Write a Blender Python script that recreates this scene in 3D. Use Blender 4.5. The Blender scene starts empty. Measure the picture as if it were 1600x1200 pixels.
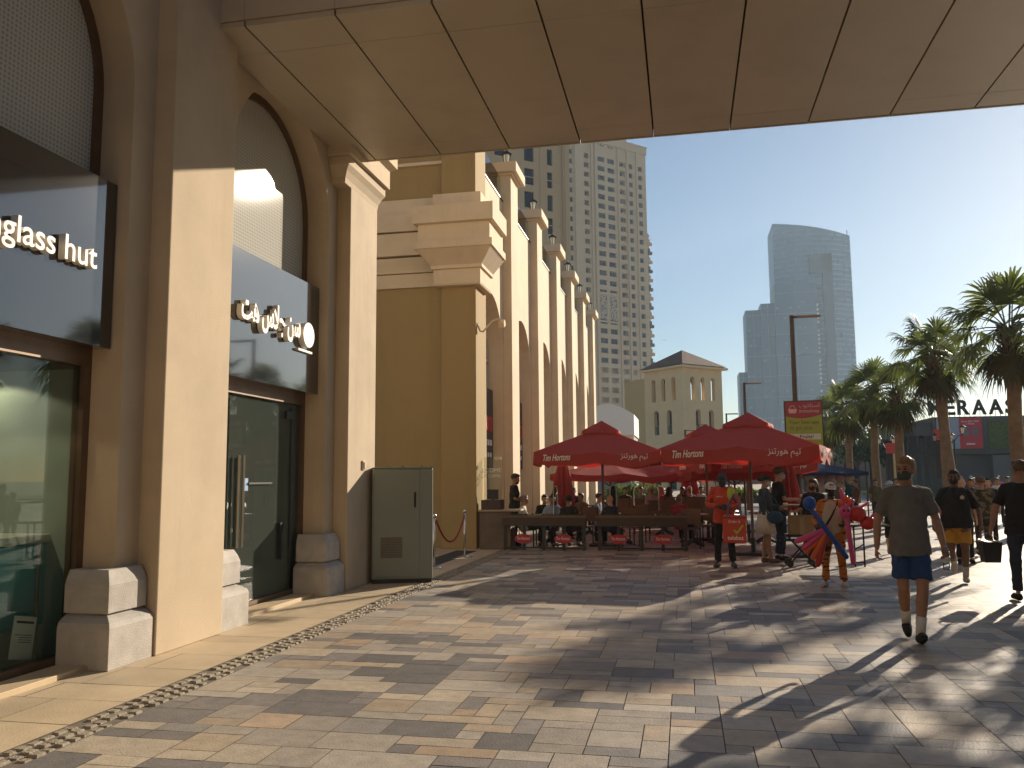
import bpy, bmesh, math, random
from mathutils import Vector, Matrix, noise
rnd = random.Random(7)
R = math.radians
sc = bpy.context.scene
col = sc.collection
# ------------------------------------------------------------------ camera
cam = bpy.data.cameras.new('camera'); co = bpy.data.objects.new('camera', cam); col.objects.link(co)
YAW, PITCH, ROLL = R(11.5), R(6.3), R(-0.48)
fw = Vector((-math.sin(YAW)*math.cos(PITCH), math.cos(YAW)*math.cos(PITCH), math.sin(PITCH)))
rt = Vector((math.cos(YAW), math.sin(YAW), 0)); up = rt.cross(fw)
r2 = rt*math.cos(ROLL)+up*math.sin(ROLL); u2 = up*math.cos(ROLL)-rt*math.sin(ROLL)
m = Matrix((r2, u2, -fw)).transposed().to_4x4(); m.translation = Vector((0, 0, 1.65)); co.matrix_world = m
cam.sensor_width = 36; cam.lens = 36*1313/1600; cam.clip_start = .05; cam.clip_end = 6000
sc.camera = co
# ------------------------------------------------------------------ sky, sun, exposure
SUN_AZ, SUN_EL = 28.7, 19.0
w = bpy.data.worlds.new('World'); sc.world = w; w.use_nodes = True
nt = w.node_tree; bg = nt.nodes['Background']
sky = nt.nodes.new('ShaderNodeTexSky'); sky.sky_type = 'NISHITA'; sky.sun_disc = False
sky.sun_elevation = R(SUN_EL); sky.sun_rotation = R(SUN_AZ); sky.air_density = 1.0; sky.dust_density = 0.25; sky.ozone_density = 2.2
nt.links.new(sky.outputs[0], bg.inputs[0]); bg.inputs[1].default_value = .054
sl = bpy.data.lights.new('sun', 'SUN'); sl.energy = 5.0; sl.angle = R(.5); sl.color = (1, .86, .68)
so = bpy.data.objects.new('sun', sl); col.objects.link(so)
sd = Vector((math.sin(R(SUN_AZ))*math.cos(R(SUN_EL)), math.cos(R(SUN_AZ))*math.cos(R(SUN_EL)), math.sin(R(SUN_EL))))
so.rotation_euler = (-sd).to_track_quat('-Z', 'Y').to_euler(); so.location = sd*60
sc.view_settings.view_transform = 'Standard'; sc.view_settings.look = 'None'; sc.view_settings.gamma = 1
sc.view_settings.exposure = 0.75
sc.render.engine = 'CYCLES'; sc.cycles.use_denoising = True
sc.cycles.max_bounces = 8; sc.cycles.transparent_max_bounces = 24; sc.cycles.volume_bounces = 0

# ------------------------------------------------------------------ materials
MATS = {}
def mat(name, c=(.5, .5, .5), rough=.7, var=.12, scale=6., bump=0., bscale=80., metal=0., spec=.5, attr=None, coat=0., streak=0., blotch=0.):
    if name in MATS: return MATS[name]
    m = bpy.data.materials.new(name); m.use_nodes = True; MATS[name] = m
    n, l = m.node_tree.nodes, m.node_tree.links
    b = n['Principled BSDF']; b.inputs['Roughness'].default_value = rough; b.inputs['Metallic'].default_value = metal
    b.inputs['Specular IOR Level'].default_value = spec
    if coat: b.inputs['Coat Weight'].default_value = coat; b.inputs['Coat Roughness'].default_value = .08
    tc = n.new('ShaderNodeTexCoord'); no = n.new('ShaderNodeTexNoise'); no.inputs['Scale'].default_value = scale
    no.inputs['Detail'].default_value = 6; no.inputs['Roughness'].default_value = .6
    l.new(tc.outputs['Object'], no.inputs['Vector'])
    mr = n.new('ShaderNodeMapRange'); mr.inputs[1].default_value = .25; mr.inputs[2].default_value = .75
    mr.inputs[3].default_value = 1-var; mr.inputs[4].default_value = 1+var
    l.new(no.outputs['Fac'], mr.inputs[0])
    mx = n.new('ShaderNodeMix'); mx.data_type = 'RGBA'; mx.blend_type = 'MULTIPLY'; mx.inputs[0].default_value = 1
    if attr:
        at = n.new('ShaderNodeAttribute'); at.attribute_name = attr; l.new(at.outputs['Color'], mx.inputs[6])
    else: mx.inputs[6].default_value = (*c, 1)
    l.new(mr.outputs[0], mx.inputs[7]); l.new(mx.outputs[2], b.inputs['Base Color'])
    m['mix'] = mx.name
    last = mx.outputs[2]
    for amt, sc3, lo, hi in ((streak, (1.7, 1.7, .16), .5, .8), (blotch, (.9, .9, .9), .48, .72)):
        if not amt: continue
        mp = n.new('ShaderNodeMapping'); mp.inputs['Scale'].default_value = sc3; l.new(tc.outputs['Object'], mp.inputs[0])
        ns = n.new('ShaderNodeTexNoise'); ns.inputs['Scale'].default_value = 1.; ns.inputs['Detail'].default_value = 7; ns.inputs['Roughness'].default_value = .68; l.new(mp.outputs[0], ns.inputs['Vector'])
        r3 = n.new('ShaderNodeMapRange'); r3.inputs[1].default_value = lo; r3.inputs[2].default_value = hi; r3.inputs[3].default_value = 1; r3.inputs[4].default_value = 1-amt; l.new(ns.outputs['Fac'], r3.inputs[0])
        m3 = n.new('ShaderNodeMix'); m3.data_type = 'RGBA'; m3.blend_type = 'MULTIPLY'; m3.inputs[0].default_value = 1; l.new(last, m3.inputs[6]); l.new(r3.outputs[0], m3.inputs[7]); last = m3.outputs[2]
    if last is not mx.outputs[2]: l.new(last, b.inputs['Base Color'])
    if bump:
        n2 = n.new('ShaderNodeTexNoise'); n2.inputs['Scale'].default_value = bscale; n2.inputs['Detail'].default_value = 4
        l.new(tc.outputs['Object'], n2.inputs['Vector'])
        bp = n.new('ShaderNodeBump'); bp.inputs['Strength'].default_value = bump; bp.inputs['Distance'].default_value = .01
        l.new(n2.outputs['Fac'], bp.inputs['Height']); l.new(bp.outputs['Normal'], b.inputs['Normal'])
    return m
def translucent(m, c, fac=.4):
    n, l = m.node_tree.nodes, m.node_tree.links
    out = n['Material Output']; b = n['Principled BSDF']
    t = n.new('ShaderNodeBsdfTranslucent'); t.inputs[0].default_value = (*c, 1)
    mx = n.new('ShaderNodeMixShader'); mx.inputs[0].default_value = fac
    l.new(b.outputs[0], mx.inputs[1]); l.new(t.outputs[0], mx.inputs[2]); l.new(mx.outputs[0], out.inputs[0]); return m
def glass(name, tint=(.85, .9, .88), rough=0., ior=1.5, gl=(1, 1, 1)):
    if name in MATS: return MATS[name]
    m = bpy.data.materials.new(name); m.use_nodes = True; MATS[name] = m
    n, l = m.node_tree.nodes, m.node_tree.links; n.remove(n['Principled BSDF'])
    t = n.new('ShaderNodeBsdfTransparent'); t.inputs[0].default_value = (*tint, 1)
    g = n.new('ShaderNodeBsdfGlossy'); g.inputs['Roughness'].default_value = rough; g.inputs[0].default_value = (*gl, 1)
    f = n.new('ShaderNodeFresnel'); f.inputs[0].default_value = ior
    tc = n.new('ShaderNodeTexCoord'); no = n.new('ShaderNodeTexNoise'); no.inputs['Scale'].default_value = .8
    bp = n.new('ShaderNodeBump'); bp.inputs['Strength'].default_value = .002; l.new(tc.outputs['Object'], no.inputs['Vector'])
    l.new(no.outputs['Fac'], bp.inputs['Height']); l.new(bp.outputs['Normal'], g.inputs['Normal'])
    mx = n.new('ShaderNodeMixShader'); l.new(f.outputs[0], mx.inputs[0]); l.new(t.outputs[0], mx.inputs[1]); l.new(g.outputs[0], mx.inputs[2])
    l.new(mx.outputs[0], n['Material Output'].inputs[0]); return m
def stripes(m, c1, c2, scale=14, dist=6, thr=.55, vec=(1, 1, 1)):
    """tiger / camo style two colour pattern, put into an existing mat"""
    n, l = m.node_tree.nodes, m.node_tree.links; mx = n[m['mix']]
    tc = n.new('ShaderNodeTexCoord'); mp = n.new('ShaderNodeMapping'); mp.inputs['Scale'].default_value = vec
    l.new(tc.outputs['Object'], mp.inputs[0]); wv = n.new('ShaderNodeTexNoise'); wv.inputs['Scale'].default_value = scale; wv.inputs['Detail'].default_value = dist
    l.new(mp.outputs[0], wv.inputs['Vector']); cr = n.new('ShaderNodeValToRGB'); cr.color_ramp.elements[0].position = thr; cr.color_ramp.elements[1].position = thr+.03
    cr.color_ramp.elements[0].color = (*c1, 1); cr.color_ramp.elements[1].color = (*c2, 1)
    l.new(wv.outputs['Fac'], cr.inputs[0]); l.new(cr.outputs[0], mx.inputs[6]); return m
# stone, stucco and metal of the place
STUCCO = mat('stucco', (.57, .45, .305), .85, .10, 1.1, .5, 160, streak=.16, blotch=.10)
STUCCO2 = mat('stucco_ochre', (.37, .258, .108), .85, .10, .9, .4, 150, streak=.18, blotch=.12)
STUCCO3 = mat('stucco_cream', (.70, .57, .40), .85, .08, 1.2, .4, 150, streak=.16, blotch=.08)
STONE = mat('plinth_stone', (.47, .43, .38), .75, .18, 5, .6, 90, streak=.12, blotch=.22)
DARK = mat('dark_metal', (.03, .03, .03), .45, .2, 9)
BLACK = mat('black', (.012, .012, .013), .5, .2, 9)
STEEL = mat('steel', (.62, .6, .56), .22, .06, 20, metal=1)
BRONZE = mat('bronze_frame', (.16, .10, .06), .42, .15, 6, metal=.4)
WHITE = mat('white_paint', (.78, .76, .72), .55, .05, 9)
GLASS = glass('clear_glass')
# ------------------------------------------------------------------ mesh helpers
class MB:
    def __init__(s): s.b = bmesh.new(); s.tone = {}
    def face(s, pts):
        vs = [s.b.verts.new(p) for p in pts]
        try: return s.b.faces.new(vs)
        except ValueError: return None
    def box(s, x0, x1, y0, y1, z0, z1, M=None, top=None):
        t = top or (0, 0)   # inset of the top face
        p = [(x0, y0, z0), (x1, y0, z0), (x1, y1, z0), (x0, y1, z0), (x0+t[0], y0+t[1], z1), (x1-t[0], y0+t[1], z1), (x1-t[0], y1-t[1], z1), (x0+t[0], y1-t[1], z1)]
        v = [s.b.verts.new(M @ Vector(q) if M else q) for q in p]
        for f in ((0, 3, 2, 1), (4, 5, 6, 7), (0, 1, 5, 4), (1, 2, 6, 5), (2, 3, 7, 6), (3, 0, 4, 7)): s.b.faces.new([v[i] for i in f])
        return s
    def loft(s, rings, cap=True, closed=True):
        vr = [[s.b.verts.new(p) for p in r] for r in rings]; n = len(vr[0])
        for a, b in zip(vr, vr[1:]):
            for i in range(n if closed else n-1):
                j = (i+1) % n
                try: s.b.faces.new((a[i], a[j], b[j], b[i]))
                except ValueError: pass
        if cap:
            try: s.b.faces.new(vr[0][::-1]); s.b.faces.new(vr[-1])
            except ValueError: pass
        return s
    def tube(s, pts, rad, n=8, cap=True, flat=1.):
        pts = [Vector(p) for p in pts]
        if not hasattr(rad, '__len__'): rad = [rad]*len(pts)
        rings = []; prev = None
        for i, p in enumerate(pts):
            t = (pts[min(i+1, len(pts)-1)]-pts[max(i-1, 0)]).normalized()
            if prev is None: a = t.cross(Vector((0, 0, 1)) if abs(t.z) < .9 else Vector((1, 0, 0))).normalized()
            else: a = (prev-t*prev.dot(t)).normalized()
            prev = a; b = t.cross(a)
            rings.append([p+(a*math.cos(k*2*math.pi/n)+b*math.sin(k*2*math.pi/n)*flat)*rad[i] for k in range(n)])
        return s.loft(rings, cap)
    def ell(s, c, r, n=12, k=8, M=None):
        rings = []
        c = Vector(c)
        for j in range(k+1):
            ph = -math.pi/2+math.pi*j/k; rr = max(math.cos(ph), .04)
            rings.append([Vector((c.x+r[0]*rr*math.cos(i*2*math.pi/n), c.y+r[1]*rr*math.sin(i*2*math.pi/n), c.z+r[2]*math.sin(ph))) for i in range(n)])
        if M: rings = [[M @ p for p in q] for q in rings]
        return s.loft(rings)
    def prism(s, poly, f, d0, d1):
        """2-D polygon (u,z) pushed from depth d0 to d1 through the map f(u,d,z)"""
        return s.loft([[f(u, d0, z) for u, z in poly], [f(u, d1, z) for u, z in poly]])
    def mesh(s, name, smooth=False):
        bmesh.ops.recalc_face_normals(s.b, faces=s.b.faces)
        me = bpy.data.meshes.new(name); s.b.to_mesh(me); s.b.free()
        if smooth: me.polygons.foreach_set('use_smooth', [True]*len(me.polygons))
        return me
    def build(s, name, m, parent=None, smooth=False, bevel=0., seg=2, **tg):
        me = s.mesh(name, smooth); me.materials.append(m)
        o = bpy.data.objects.new(name, me); col.objects.link(o)
        if parent: o.parent = parent
        if bevel:
            bv = o.modifiers.new('bevel', 'BEVEL'); bv.width = bevel; bv.segments = seg; bv.limit_method = 'ANGLE'; bv.angle_limit = R(40)
        if tg: tag(o, **tg)
        return o
def tag(o, label=None, cat=None, group=None, kind=None):
    if label: o['label'] = label
    if cat: o['category'] = cat
    if group: o['group'] = group
    if kind: o['kind'] = kind
    return o
def thing(name, label, cat, loc=(0, 0, 0), rz=0, group=None):
    o = bpy.data.objects.new(name, None); col.objects.link(o); o.location = loc; o.rotation_euler = (0, 0, rz)
    o.empty_display_size = .2
    return tag(o, label, cat, group)
def part(name, me, m, parent, loc=None, rot=None, scale=None):
    o = bpy.data.objects.new(name, me); col.objects.link(o); o.parent = parent
    if not me.materials: me.materials.append(m)
    elif me.materials[0] != m:
        o.material_slots[0].link = 'OBJECT'; o.material_slots[0].material = m
    if loc: o.location = loc
    if rot: o.rotation_euler = rot
    if scale: o.scale = scale
    return o
def copy_tree(o, parent=None):
    c = o.copy(); col.objects.link(c)
    if parent: c.parent = parent
    for ch in [x for x in o.children]: copy_tree(ch, c)
    return c
FONT_LOADED = None
def text_mesh(s, size=1., depth=.02, shear=0., bold=0., align='LEFT', spacing=1.):
    cu = bpy.data.curves.new('lettering', 'FONT'); cu.body = s; cu.size = size; cu.extrude = depth; cu.shear = shear; cu.offset = bold
    cu.align_x = align; cu.space_character = spacing; cu.resolution_u = 4
    o = bpy.data.objects.new('lettering', cu); col.objects.link(o)
    dg = bpy.context.evaluated_depsgraph_get(); me = bpy.data.meshes.new_from_object(o.evaluated_get(dg))
    bpy.data.objects.remove(o); bpy.data.curves.remove(cu)
    xs = [v.co.x for v in me.vertices] or [0]; zs = [v.co.y for v in me.vertices] or [0]
    return me, (min(xs), max(xs), min(zs), max(zs))
def lettering(s, m, parent, M, width=None, height=None, depth=.01, shear=0., bold=0., name='lettering', at=(0, 0)):
    """text in the XY plane, fitted so its box is width x height with lower left corner at `at`, then placed by M"""
    me, (x0, x1, y0, y1) = text_mesh(s, 1., depth, shear, bold)
    sx = width/(x1-x0) if width else None; sy = height/(y1-y0) if height else None
    sx = sx or sy; sy = sy or sx
    for v in me.vertices: v.co = Vector(((v.co.x-x0)*sx+at[0], (v.co.y-y0)*sy+at[1], v.co.z))
    me.transform(M); me.materials.clear(); me.materials.append(m)
    o = bpy.data.objects.new(name, me); col.objects.link(o)
    if parent: o.parent = parent
    return o
def FX(x, y, z): return Matrix(((0, 0, 1, x), (1, 0, 0, y), (0, 1, 0, z), (0, 0, 0, 1)))    # lettering facing +X, reading along +Y
def FY(x, y, z): return Matrix(((1, 0, 0, x), (0, 0, -1, y), (0, 1, 0, z), (0, 0, 0, 1)))   # lettering facing -Y, reading along +X
def arch_wall(mb, f, u0, u1, z0, z1, holes, depth, n=14):
    """wall with arched (c, half, zbottom, zspring) openings and their reveals; f(u,d,z) -> point; rise = half unless a 5th value is given"""
    u = u0
    def q(a, b, c, d): mb.face([f(*a), f(*b), f(*c), f(*d)])
    for h in sorted(holes):
        c, r, zb, zs = h[:4]; rise = h[4] if len(h) > 4 else r
        q((u, 0, z0), (c-r, 0, z0), (c-r, 0, z1), (u, 0, z1))
        if zb > z0: q((c-r, 0, z0), (c+r, 0, z0), (c+r, 0, zb), (c-r, 0, zb)); q((c-r, 0, zb), (c+r, 0, zb), (c+r, depth, zb), (c-r, depth, zb))
        pts = [(c-r, zb)]+[(c-r*math.cos(math.pi*i/n), zs+rise*math.sin(math.pi*i/n)) for i in range(n+1)]+[(c+r, zb)]
        for a, b in zip(pts, pts[1:]):
            q((a[0], 0, a[1]), (b[0], 0, b[1]), (b[0], depth, b[1]), (a[0], depth, a[1]))
            if b[0] > a[0]+1e-6: q((a[0], 0, a[1]), (b[0], 0, b[1]), (b[0], 0, z1), (a[0], 0, z1))
        u = c+r
    q((u, 0, z0), (u1, 0, z0), (u1, 0, z1), (u, 0, z1))
def grid_wall(mb, f, u0, u1, z0, z1, cols, rows, depth):
    u = u0
    def q(a, b, c, d): mb.face([f(*a), f(*b), f(*c), f(*d)])
    for a, b in cols:
        q((u, 0, z0), (a, 0, z0), (a, 0, z1), (u, 0, z1)); z = z0
        for c, d in rows:
            q((a, 0, z), (b, 0, z), (b, 0, c), (a, 0, c)); z = d
            q((a, 0, c), (b, 0, c), (b, depth, c), (a, depth, c)); q((a, 0, d), (b, 0, d), (b, depth, d), (a, depth, d))
            q((a, 0, c), (a, depth, c), (a, depth, d), (a, 0, d)); q((b, 0, c), (b, depth, c), (b, depth, d), (b, 0, d))
        q((a, 0, z), (b, 0, z), (b, 0, z1), (a, 0, z1)); u = b
    q((u, 0, z0), (u1, 0, z0), (u1, 0, z1), (u, 0, z1))
# ================================================================== SETTING: ground, paving
gm = mat('concrete', (.33, .28, .22), .8, .15, .25, .2, 30)
MB().box(-900, 900, -300, 1500, -.6, -.03).build('ground', gm, kind='structure')
GROUT = mat('grout', (.16, .13, .10), .9, .2, 20)
MB().box(-6.5, 40, -12, 62, -.029, -.006).build('paving_bed', GROUT, kind='structure')
pav = mat('paving_stone', rough=.5, var=.2, scale=9, bump=.35, bscale=60, attr='tone', blotch=.22)
_n, _l = pav.node_tree.nodes, pav.node_tree.links
_t = _n.new('ShaderNodeTexCoord'); _f = _n.new('ShaderNodeTexNoise'); _f.inputs['Scale'].default_value = 140; _f.inputs['Detail'].default_value = 3
_l.new(_t.outputs['Object'], _f.inputs['Vector']); _r = _n.new('ShaderNodeMapRange'); _r.inputs[3].default_value = .38; _r.inputs[4].default_value = .66; _l.new(_f.outputs['Fac'], _r.inputs[0])
_l.new(_r.outputs[0], _n['Principled BSDF'].inputs['Roughness'])
TONES = [((.37, .29, .20), 5), ((.31, .265, .21), 5), ((.43, .355, .26), 4), ((.215, .192, .17), 5), ((.15, .136, .125), 4), ((.37, .32, .255), 4), ((.39, .285, .19), 2)]
TBAG = [t for t, k in TONES for _ in range(k)]
def tiles(name, x0, x1, y0, y1, cell, bands=()):
    bm = bmesh.new(); cl = bm.loops.layers.float_color.new('tone')
    nx, ny = int((x1-x0)/cell), int((y1-y0)/cell); used = bytearray(nx*ny); g = .0035
    sizes = [(2, 1), (3, 1), (3, 2), (2, 2), (4, 2), (2, 1), (3, 2), (3, 1), (2, 2), (1, 1)]
    for j in range(ny):
        yy = y0+j*cell; band = any(a <= yy < b for a, b in bands)
        for i in range(nx):
            if used[j*nx+i]: continue
            w_, d_ = (4, 2) if band else rnd.choice(sizes)
            if not band and any(yy < a <= yy+cell*(d_-.5) for a, b in bands): d_ = 1
            ww = 0
            while ww < w_ and i+ww < nx and not used[j*nx+i+ww]: ww += 1
            dd = min(d_, ny-j)
            for b in range(dd):
                for a in range(ww): used[(j+b)*nx+i+a] = 1
            t = (.40, .32, .225) if band else rnd.choice(TBAG); k = rnd.uniform(.92, 1.22); c = (t[0]*k, t[1]*k*1.015, t[2]*k*1.06, 1)
            xa, xb, ya, yb = x0+i*cell+g, x0+(i+ww)*cell-g, yy+g, yy+dd*cell-g
            z = [rnd.uniform(-.0012, .0012) for _ in range(4)]
            f = bm.faces.new([bm.verts.new(p) for p in ((xa, ya, z[0]), (xb, ya, z[1]), (xb, yb, z[2]), (xa, yb, z[3]))])
            for lp in f.loops: lp[cl] = c
    me = bpy.data.meshes.new(name); bm.to_mesh(me); bm.free(); me.materials.append(pav)
    o = bpy.data.objects.new(name, me); col.objects.link(o); return tag(o, kind='structure')
BANDS = [(8.85, 9.2), (20.0, 20.4), (31, 31.4), (42, 42.4)]
tiles('paving', -3.84, 14, 1.0, 34, .168, BANDS)
tiles('paving', -3.84, 36, 34, 62, .38, [(42, 42.6)]); tiles('paving', 14, 36, 12, 34, .38)
tiles('paving', -3.84, 14, -8, 1.0, .38)
# pale slabs along the shops
slab = mat('slab_stone', rough=.62, var=.14, scale=2.5, bump=.25, bscale=60, attr='tone')
bm = bmesh.new(); cl = bm.loops.layers.float_color.new('tone'); y = -8
while y < 19.6:
    d = rnd.choice((.45, .6, .6, .3)); x = -4.14; g = .004
    while x > -9:
        if y > 13.2 or x > -6.2:
            wd = rnd.choice((.6, .9, .75)); k = rnd.uniform(.9, 1.1); z = rnd.uniform(-.001, .001)
            f = bm.faces.new([bm.verts.new(p) for p in ((x-wd+g, y+g, z), (x-g, y+g, z), (x-g, y+d-g, -z), (x-wd+g, y+d-g, z))])
            for lp in f.loops: lp[cl] = (.52*k, .41*k, .27*k, 1)
        else: wd = 1
        x -= wd
    y += d
me = bpy.data.meshes.new('shop_apron'); bm.to_mesh(me); bm.free(); me.materials.append(slab)
tag((lambda o: (col.objects.link(o), o)[1])(bpy.data.objects.new('shop_apron', me)), kind='structure')
b = MB(); y = -2
while y < 19:
    for x in (-4.085, -3.985, -3.895):
        if rnd.random() < .93:
            s = rnd.uniform(.034, .046); t = rnd.uniform(.036, .05); zz = rnd.uniform(.002, .013); yy = y+rnd.uniform(-.01, .01)+(.05 if x == -3.985 else 0)
            b.box(x-s, x+s, yy-t, yy+t, -.02, zz, top=(rnd.uniform(.006, .02), rnd.uniform(.006, .02)))
    y += .105
b.build('drain_strip', mat('cobble', (.30, .255, .19), .9, .45, 24, .7, 90), kind='structure')
MB().box(15, 60, 64, 90, -.02, .06).build('lawn', mat('lawn_green', (.10, .13, .025), .9, .35, 3, .5, 60), kind='structure')

# ================================================================== ARCADE BUILDING on the left
AR = thing('arcade_building', 'cream stucco shop building with tall arches and stone plinths at the left', 'building', (-5.15, 5.5, 0))
AR_O = Vector((-5.15, 5.5, 0))
def loc(b):   # world coordinates -> the thing's own
    for v in b.b.verts: v.co -= AR_O
    return b
fa = lambda u, d, z: (-5.15-d, u, z)
b = MB(); arch_wall(b, fa, -6, 12.98, 0, 12, [(c, 1.39, 0, 5.44) for c in (10.16, 5.56, .96, -3.64)], .4, 24)
b.box(-9, -5.2, 12.9, 12.98, 0, 12); b.box(-9, -5.15, -6, 12.98, 12, 12.1)
loc(b).build('wall', STUCCO, AR)
for y0, y1 in ((7.29, 8.46), (11.86, 13.0), (2.7, 3.88), (-1.9, -.72)):
    loc(MB().box(-5.2, -4.93, y0, y1, 0, 12)).build('pillar', STUCCO, AR, bevel=.012)
def sweep_block(y0, y1, xf, prof, xb=-5.2, both=True):
    """stone block against the wall: prof = [(projection, z)], grows to the front and both ends"""
    rings = []
    for p, z in prof: rings.append([(xb, y0-p, z), (xf+p, y0-p, z), (xf+p, y1+p, z), (xb, y1+p, z)])
    return MB().loft(rings)
PL = [(.13, 0), (.13, .36), (.115, .40), (.075, .43), (.03, .455), (.012, .46), (.012, .475), (.055, .475), (.055, .72), (.035, .78), (.0, .85)]
for y0, y1 in ((6.78, 7.25), (8.5, 8.93), (11.38, 11.82), (3.92, 4.3)):
    # the plinth wraps the jamb: from the glass line out to the pillar face
    rings = [[(-5.475, y0-p, z), (-5.08+p, y0-p, z), (-5.08+p, y1+p*.2, z), (-5.475, y1+p*.2, z)] if y1 < 7.28 or 11 < y1 < 11.9 else [(-5.475, y0-p*.2, z), (-5.08+p, y0-p*.2, z), (-5.08+p, y1+p, z), (-5.475, y1+p, z)] for p, z in PL]
    loc(MB().loft(rings)).build('plinth', STONE, AR, bevel=.008)
# capital of the far pillar
cap = [(.0, 6.12), (.01, 6.2), (.05, 6.3), (.1, 6.38), (.1, 6.5), (.02, 6.5), (.16, 6.52), (.16, 6.83), (.2, 6.86), (.26, 6.9), (.26, 7.3)]
loc(sweep_block(11.62, 13.0, -4.93, cap)).build('capital', STUCCO, AR)
# shop fronts
DOTS = mat('window_screen', (.50, .47, .40), .8, .08, 2)
n_, l_ = DOTS.node_tree.nodes, DOTS.node_tree.links
vo = n_.new('ShaderNodeTexVoronoi'); vo.inputs['Scale'].default_value = 20; vo.inputs['Randomness'].default_value = 0
tc_ = n_.new('ShaderNodeTexCoord'); l_.new(tc_.outputs['Object'], vo.inputs['Vector']); cr_ = n_.new('ShaderNodeValToRGB')
cr_.color_ramp.elements[0].position = .33; cr_.color_ramp.elements[1].position = .38; cr_.color_ramp.elements[0].color = (.26, .245, .20, 1); cr_.color_ramp.elements[1].color = (.52, .49, .41, 1)
l_.new(vo.outputs['Distance'], cr_.inputs[0]); l_.new(cr_.outputs[0], n_[DOTS['mix']].inputs[6])
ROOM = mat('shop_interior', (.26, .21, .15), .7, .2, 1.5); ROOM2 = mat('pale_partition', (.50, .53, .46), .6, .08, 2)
JAMB = mat('glass_edge_green', (.30, .37, .33), .4, .06, 2)
def archpoly(c, r, zb, zs, n=20): return [(c-r, zb)]+[(c-r*math.cos(math.pi*i/n), zs+r*math.sin(math.pi*i/n)) for i in range(n+1)]+[(c+r, zb)]
WGL = glass('window_glass', (.80, .84, .80), .035, 1.6)
def film(m, c, fac, dots=None):
    n, l = m.node_tree.nodes, m.node_tree.links; out = n['Material Output']; src = out.inputs[0].links[0].from_socket
    d = n.new('ShaderNodeBsdfDiffuse'); d.inputs[0].default_value = (*c, 1); mx = n.new('ShaderNodeMixShader'); mx.inputs[0].default_value = fac
    l.new(src, mx.inputs[1]); l.new(d.outputs[0], mx.inputs[2]); l.new(mx.outputs[0], out.inputs[0])
    if dots:
        v = n.new('ShaderNodeTexVoronoi'); v.inputs['Scale'].default_value = dots; v.inputs['Randomness'].default_value = 0; t = n.new('ShaderNodeTexCoord'); l.new(t.outputs['Object'], v.inputs['Vector'])
        r = n.new('ShaderNodeMapRange'); r.inputs[1].default_value = .30; r.inputs[2].default_value = .36; r.inputs[3].default_value = fac*.62; r.inputs[4].default_value = fac; l.new(v.outputs['Distance'], r.inputs[0]); l.new(r.outputs[0], mx.inputs[0])
film(WGL, (.70, .67, .58), .68, 22)
SGL = glass('shop_glass', (.86, .93, .89), 0, 1.32); film(SGL, (.30, .34, .29), .13)
SGN = glass('display_glass', (.88, .94, .91), 0, 1.22); film(SGN, (.24, .30, .26), .035)
for c in (10.16, 5.56, .96):
    wf = MB()
    o_, i_ = archpoly(c, 1.40, 2.8, 5.44), archpoly(c, 1.28, 2.9, 5.44)
    for a, d, e, g in zip(o_, o_[1:], i_, i_[1:]):
        wf.prism([a, d, g, e], fa, .34, .42)
    wf.box(-5.56, -5.48, c-1.39, c+1.39, 2.72, 2.9)
    F = loc(wf).build('arch_window', BRONZE, AR)
    loc(MB().prism(i_, fa, .37, .385)).build('pane', WGL, F)
    loc(MB().prism(archpoly(c-.1, 1.06, 2.95, 5.1), fa, .62, .64)).build('screen', DOTS, F)
    # street level frame and interior room
    sf = MB(); sf.box(-5.6, -5.48, c-1.39, c-1.30, .0, 2.72); sf.box(-5.6, -5.48, c+1.30, c+1.39, .0, 2.72); sf.box(-5.6, -5.48, c-1.30, c+1.30, .0, .10)
    SF = loc(sf).build('shop_front', BRONZE, AR)
    loc(MB().box(-5.545, -5.53, c-1.3, c+1.3, .10, 2.72)).build('pane', SGN if c < 7 else SGL, SF)
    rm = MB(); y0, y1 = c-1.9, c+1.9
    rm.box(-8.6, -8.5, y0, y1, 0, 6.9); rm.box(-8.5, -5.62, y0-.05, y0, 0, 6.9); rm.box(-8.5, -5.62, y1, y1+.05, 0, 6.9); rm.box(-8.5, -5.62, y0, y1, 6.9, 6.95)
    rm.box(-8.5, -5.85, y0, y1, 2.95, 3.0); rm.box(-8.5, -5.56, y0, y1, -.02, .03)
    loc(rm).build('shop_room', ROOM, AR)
    loc(MB().box(-6.6 if c < 7 else -5.7, -5.62, c+1.36, c+1.4, .06, 2.7)).build('inner_jamb', JAMB, AR)
    loc(MB().box(-5.45, -5.15, c-1.39, c+1.39, -.02, .045)).build('threshold', mat('threshold_stone', (.55, .42, .26), .6, .1, 3), AR, bevel=.004)
# glass door of the second shop
DR = loc(MB().box(-5.53, -5.515, 9.5, 11.16, .1, 2.66)).build('glass_door', SGL, AR)
h = MB(); 
for y in (9.66, 9.78): h.tube([(-5.46, y, .8), (-5.46, y, 1.95)], .018, 8)
loc(h).build('handle', mat('handle_steel', (.24, .21, .17), .35, .1, 9, metal=.8), DR)
h = MB().box(-5.57, -5.49, 11.0, 11.2, 2.5, 2.6); h.box(-5.55, -5.50, 11.165, 11.19, .1, 2.66); h.box(-5.52, -5.49, 9.98, 10.6, 1.58, 1.605)
loc(h).build('closer', DARK, DR)
h = MB().box(-5.55, -5.47, 10.85, 10.9, .55, 1.0); h.box(-5.55, -5.47, 10.83, 10.92, .95, 1.05)
loc(h).build('lock', BLACK, DR)
loc(MB().box(-5.513, -5.51, 9.88, 9.99, 1.5, 1.66)).build('sticker', mat('sticker_blue', (.25, .38, .6), .5, .1, 30), DR)
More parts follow.
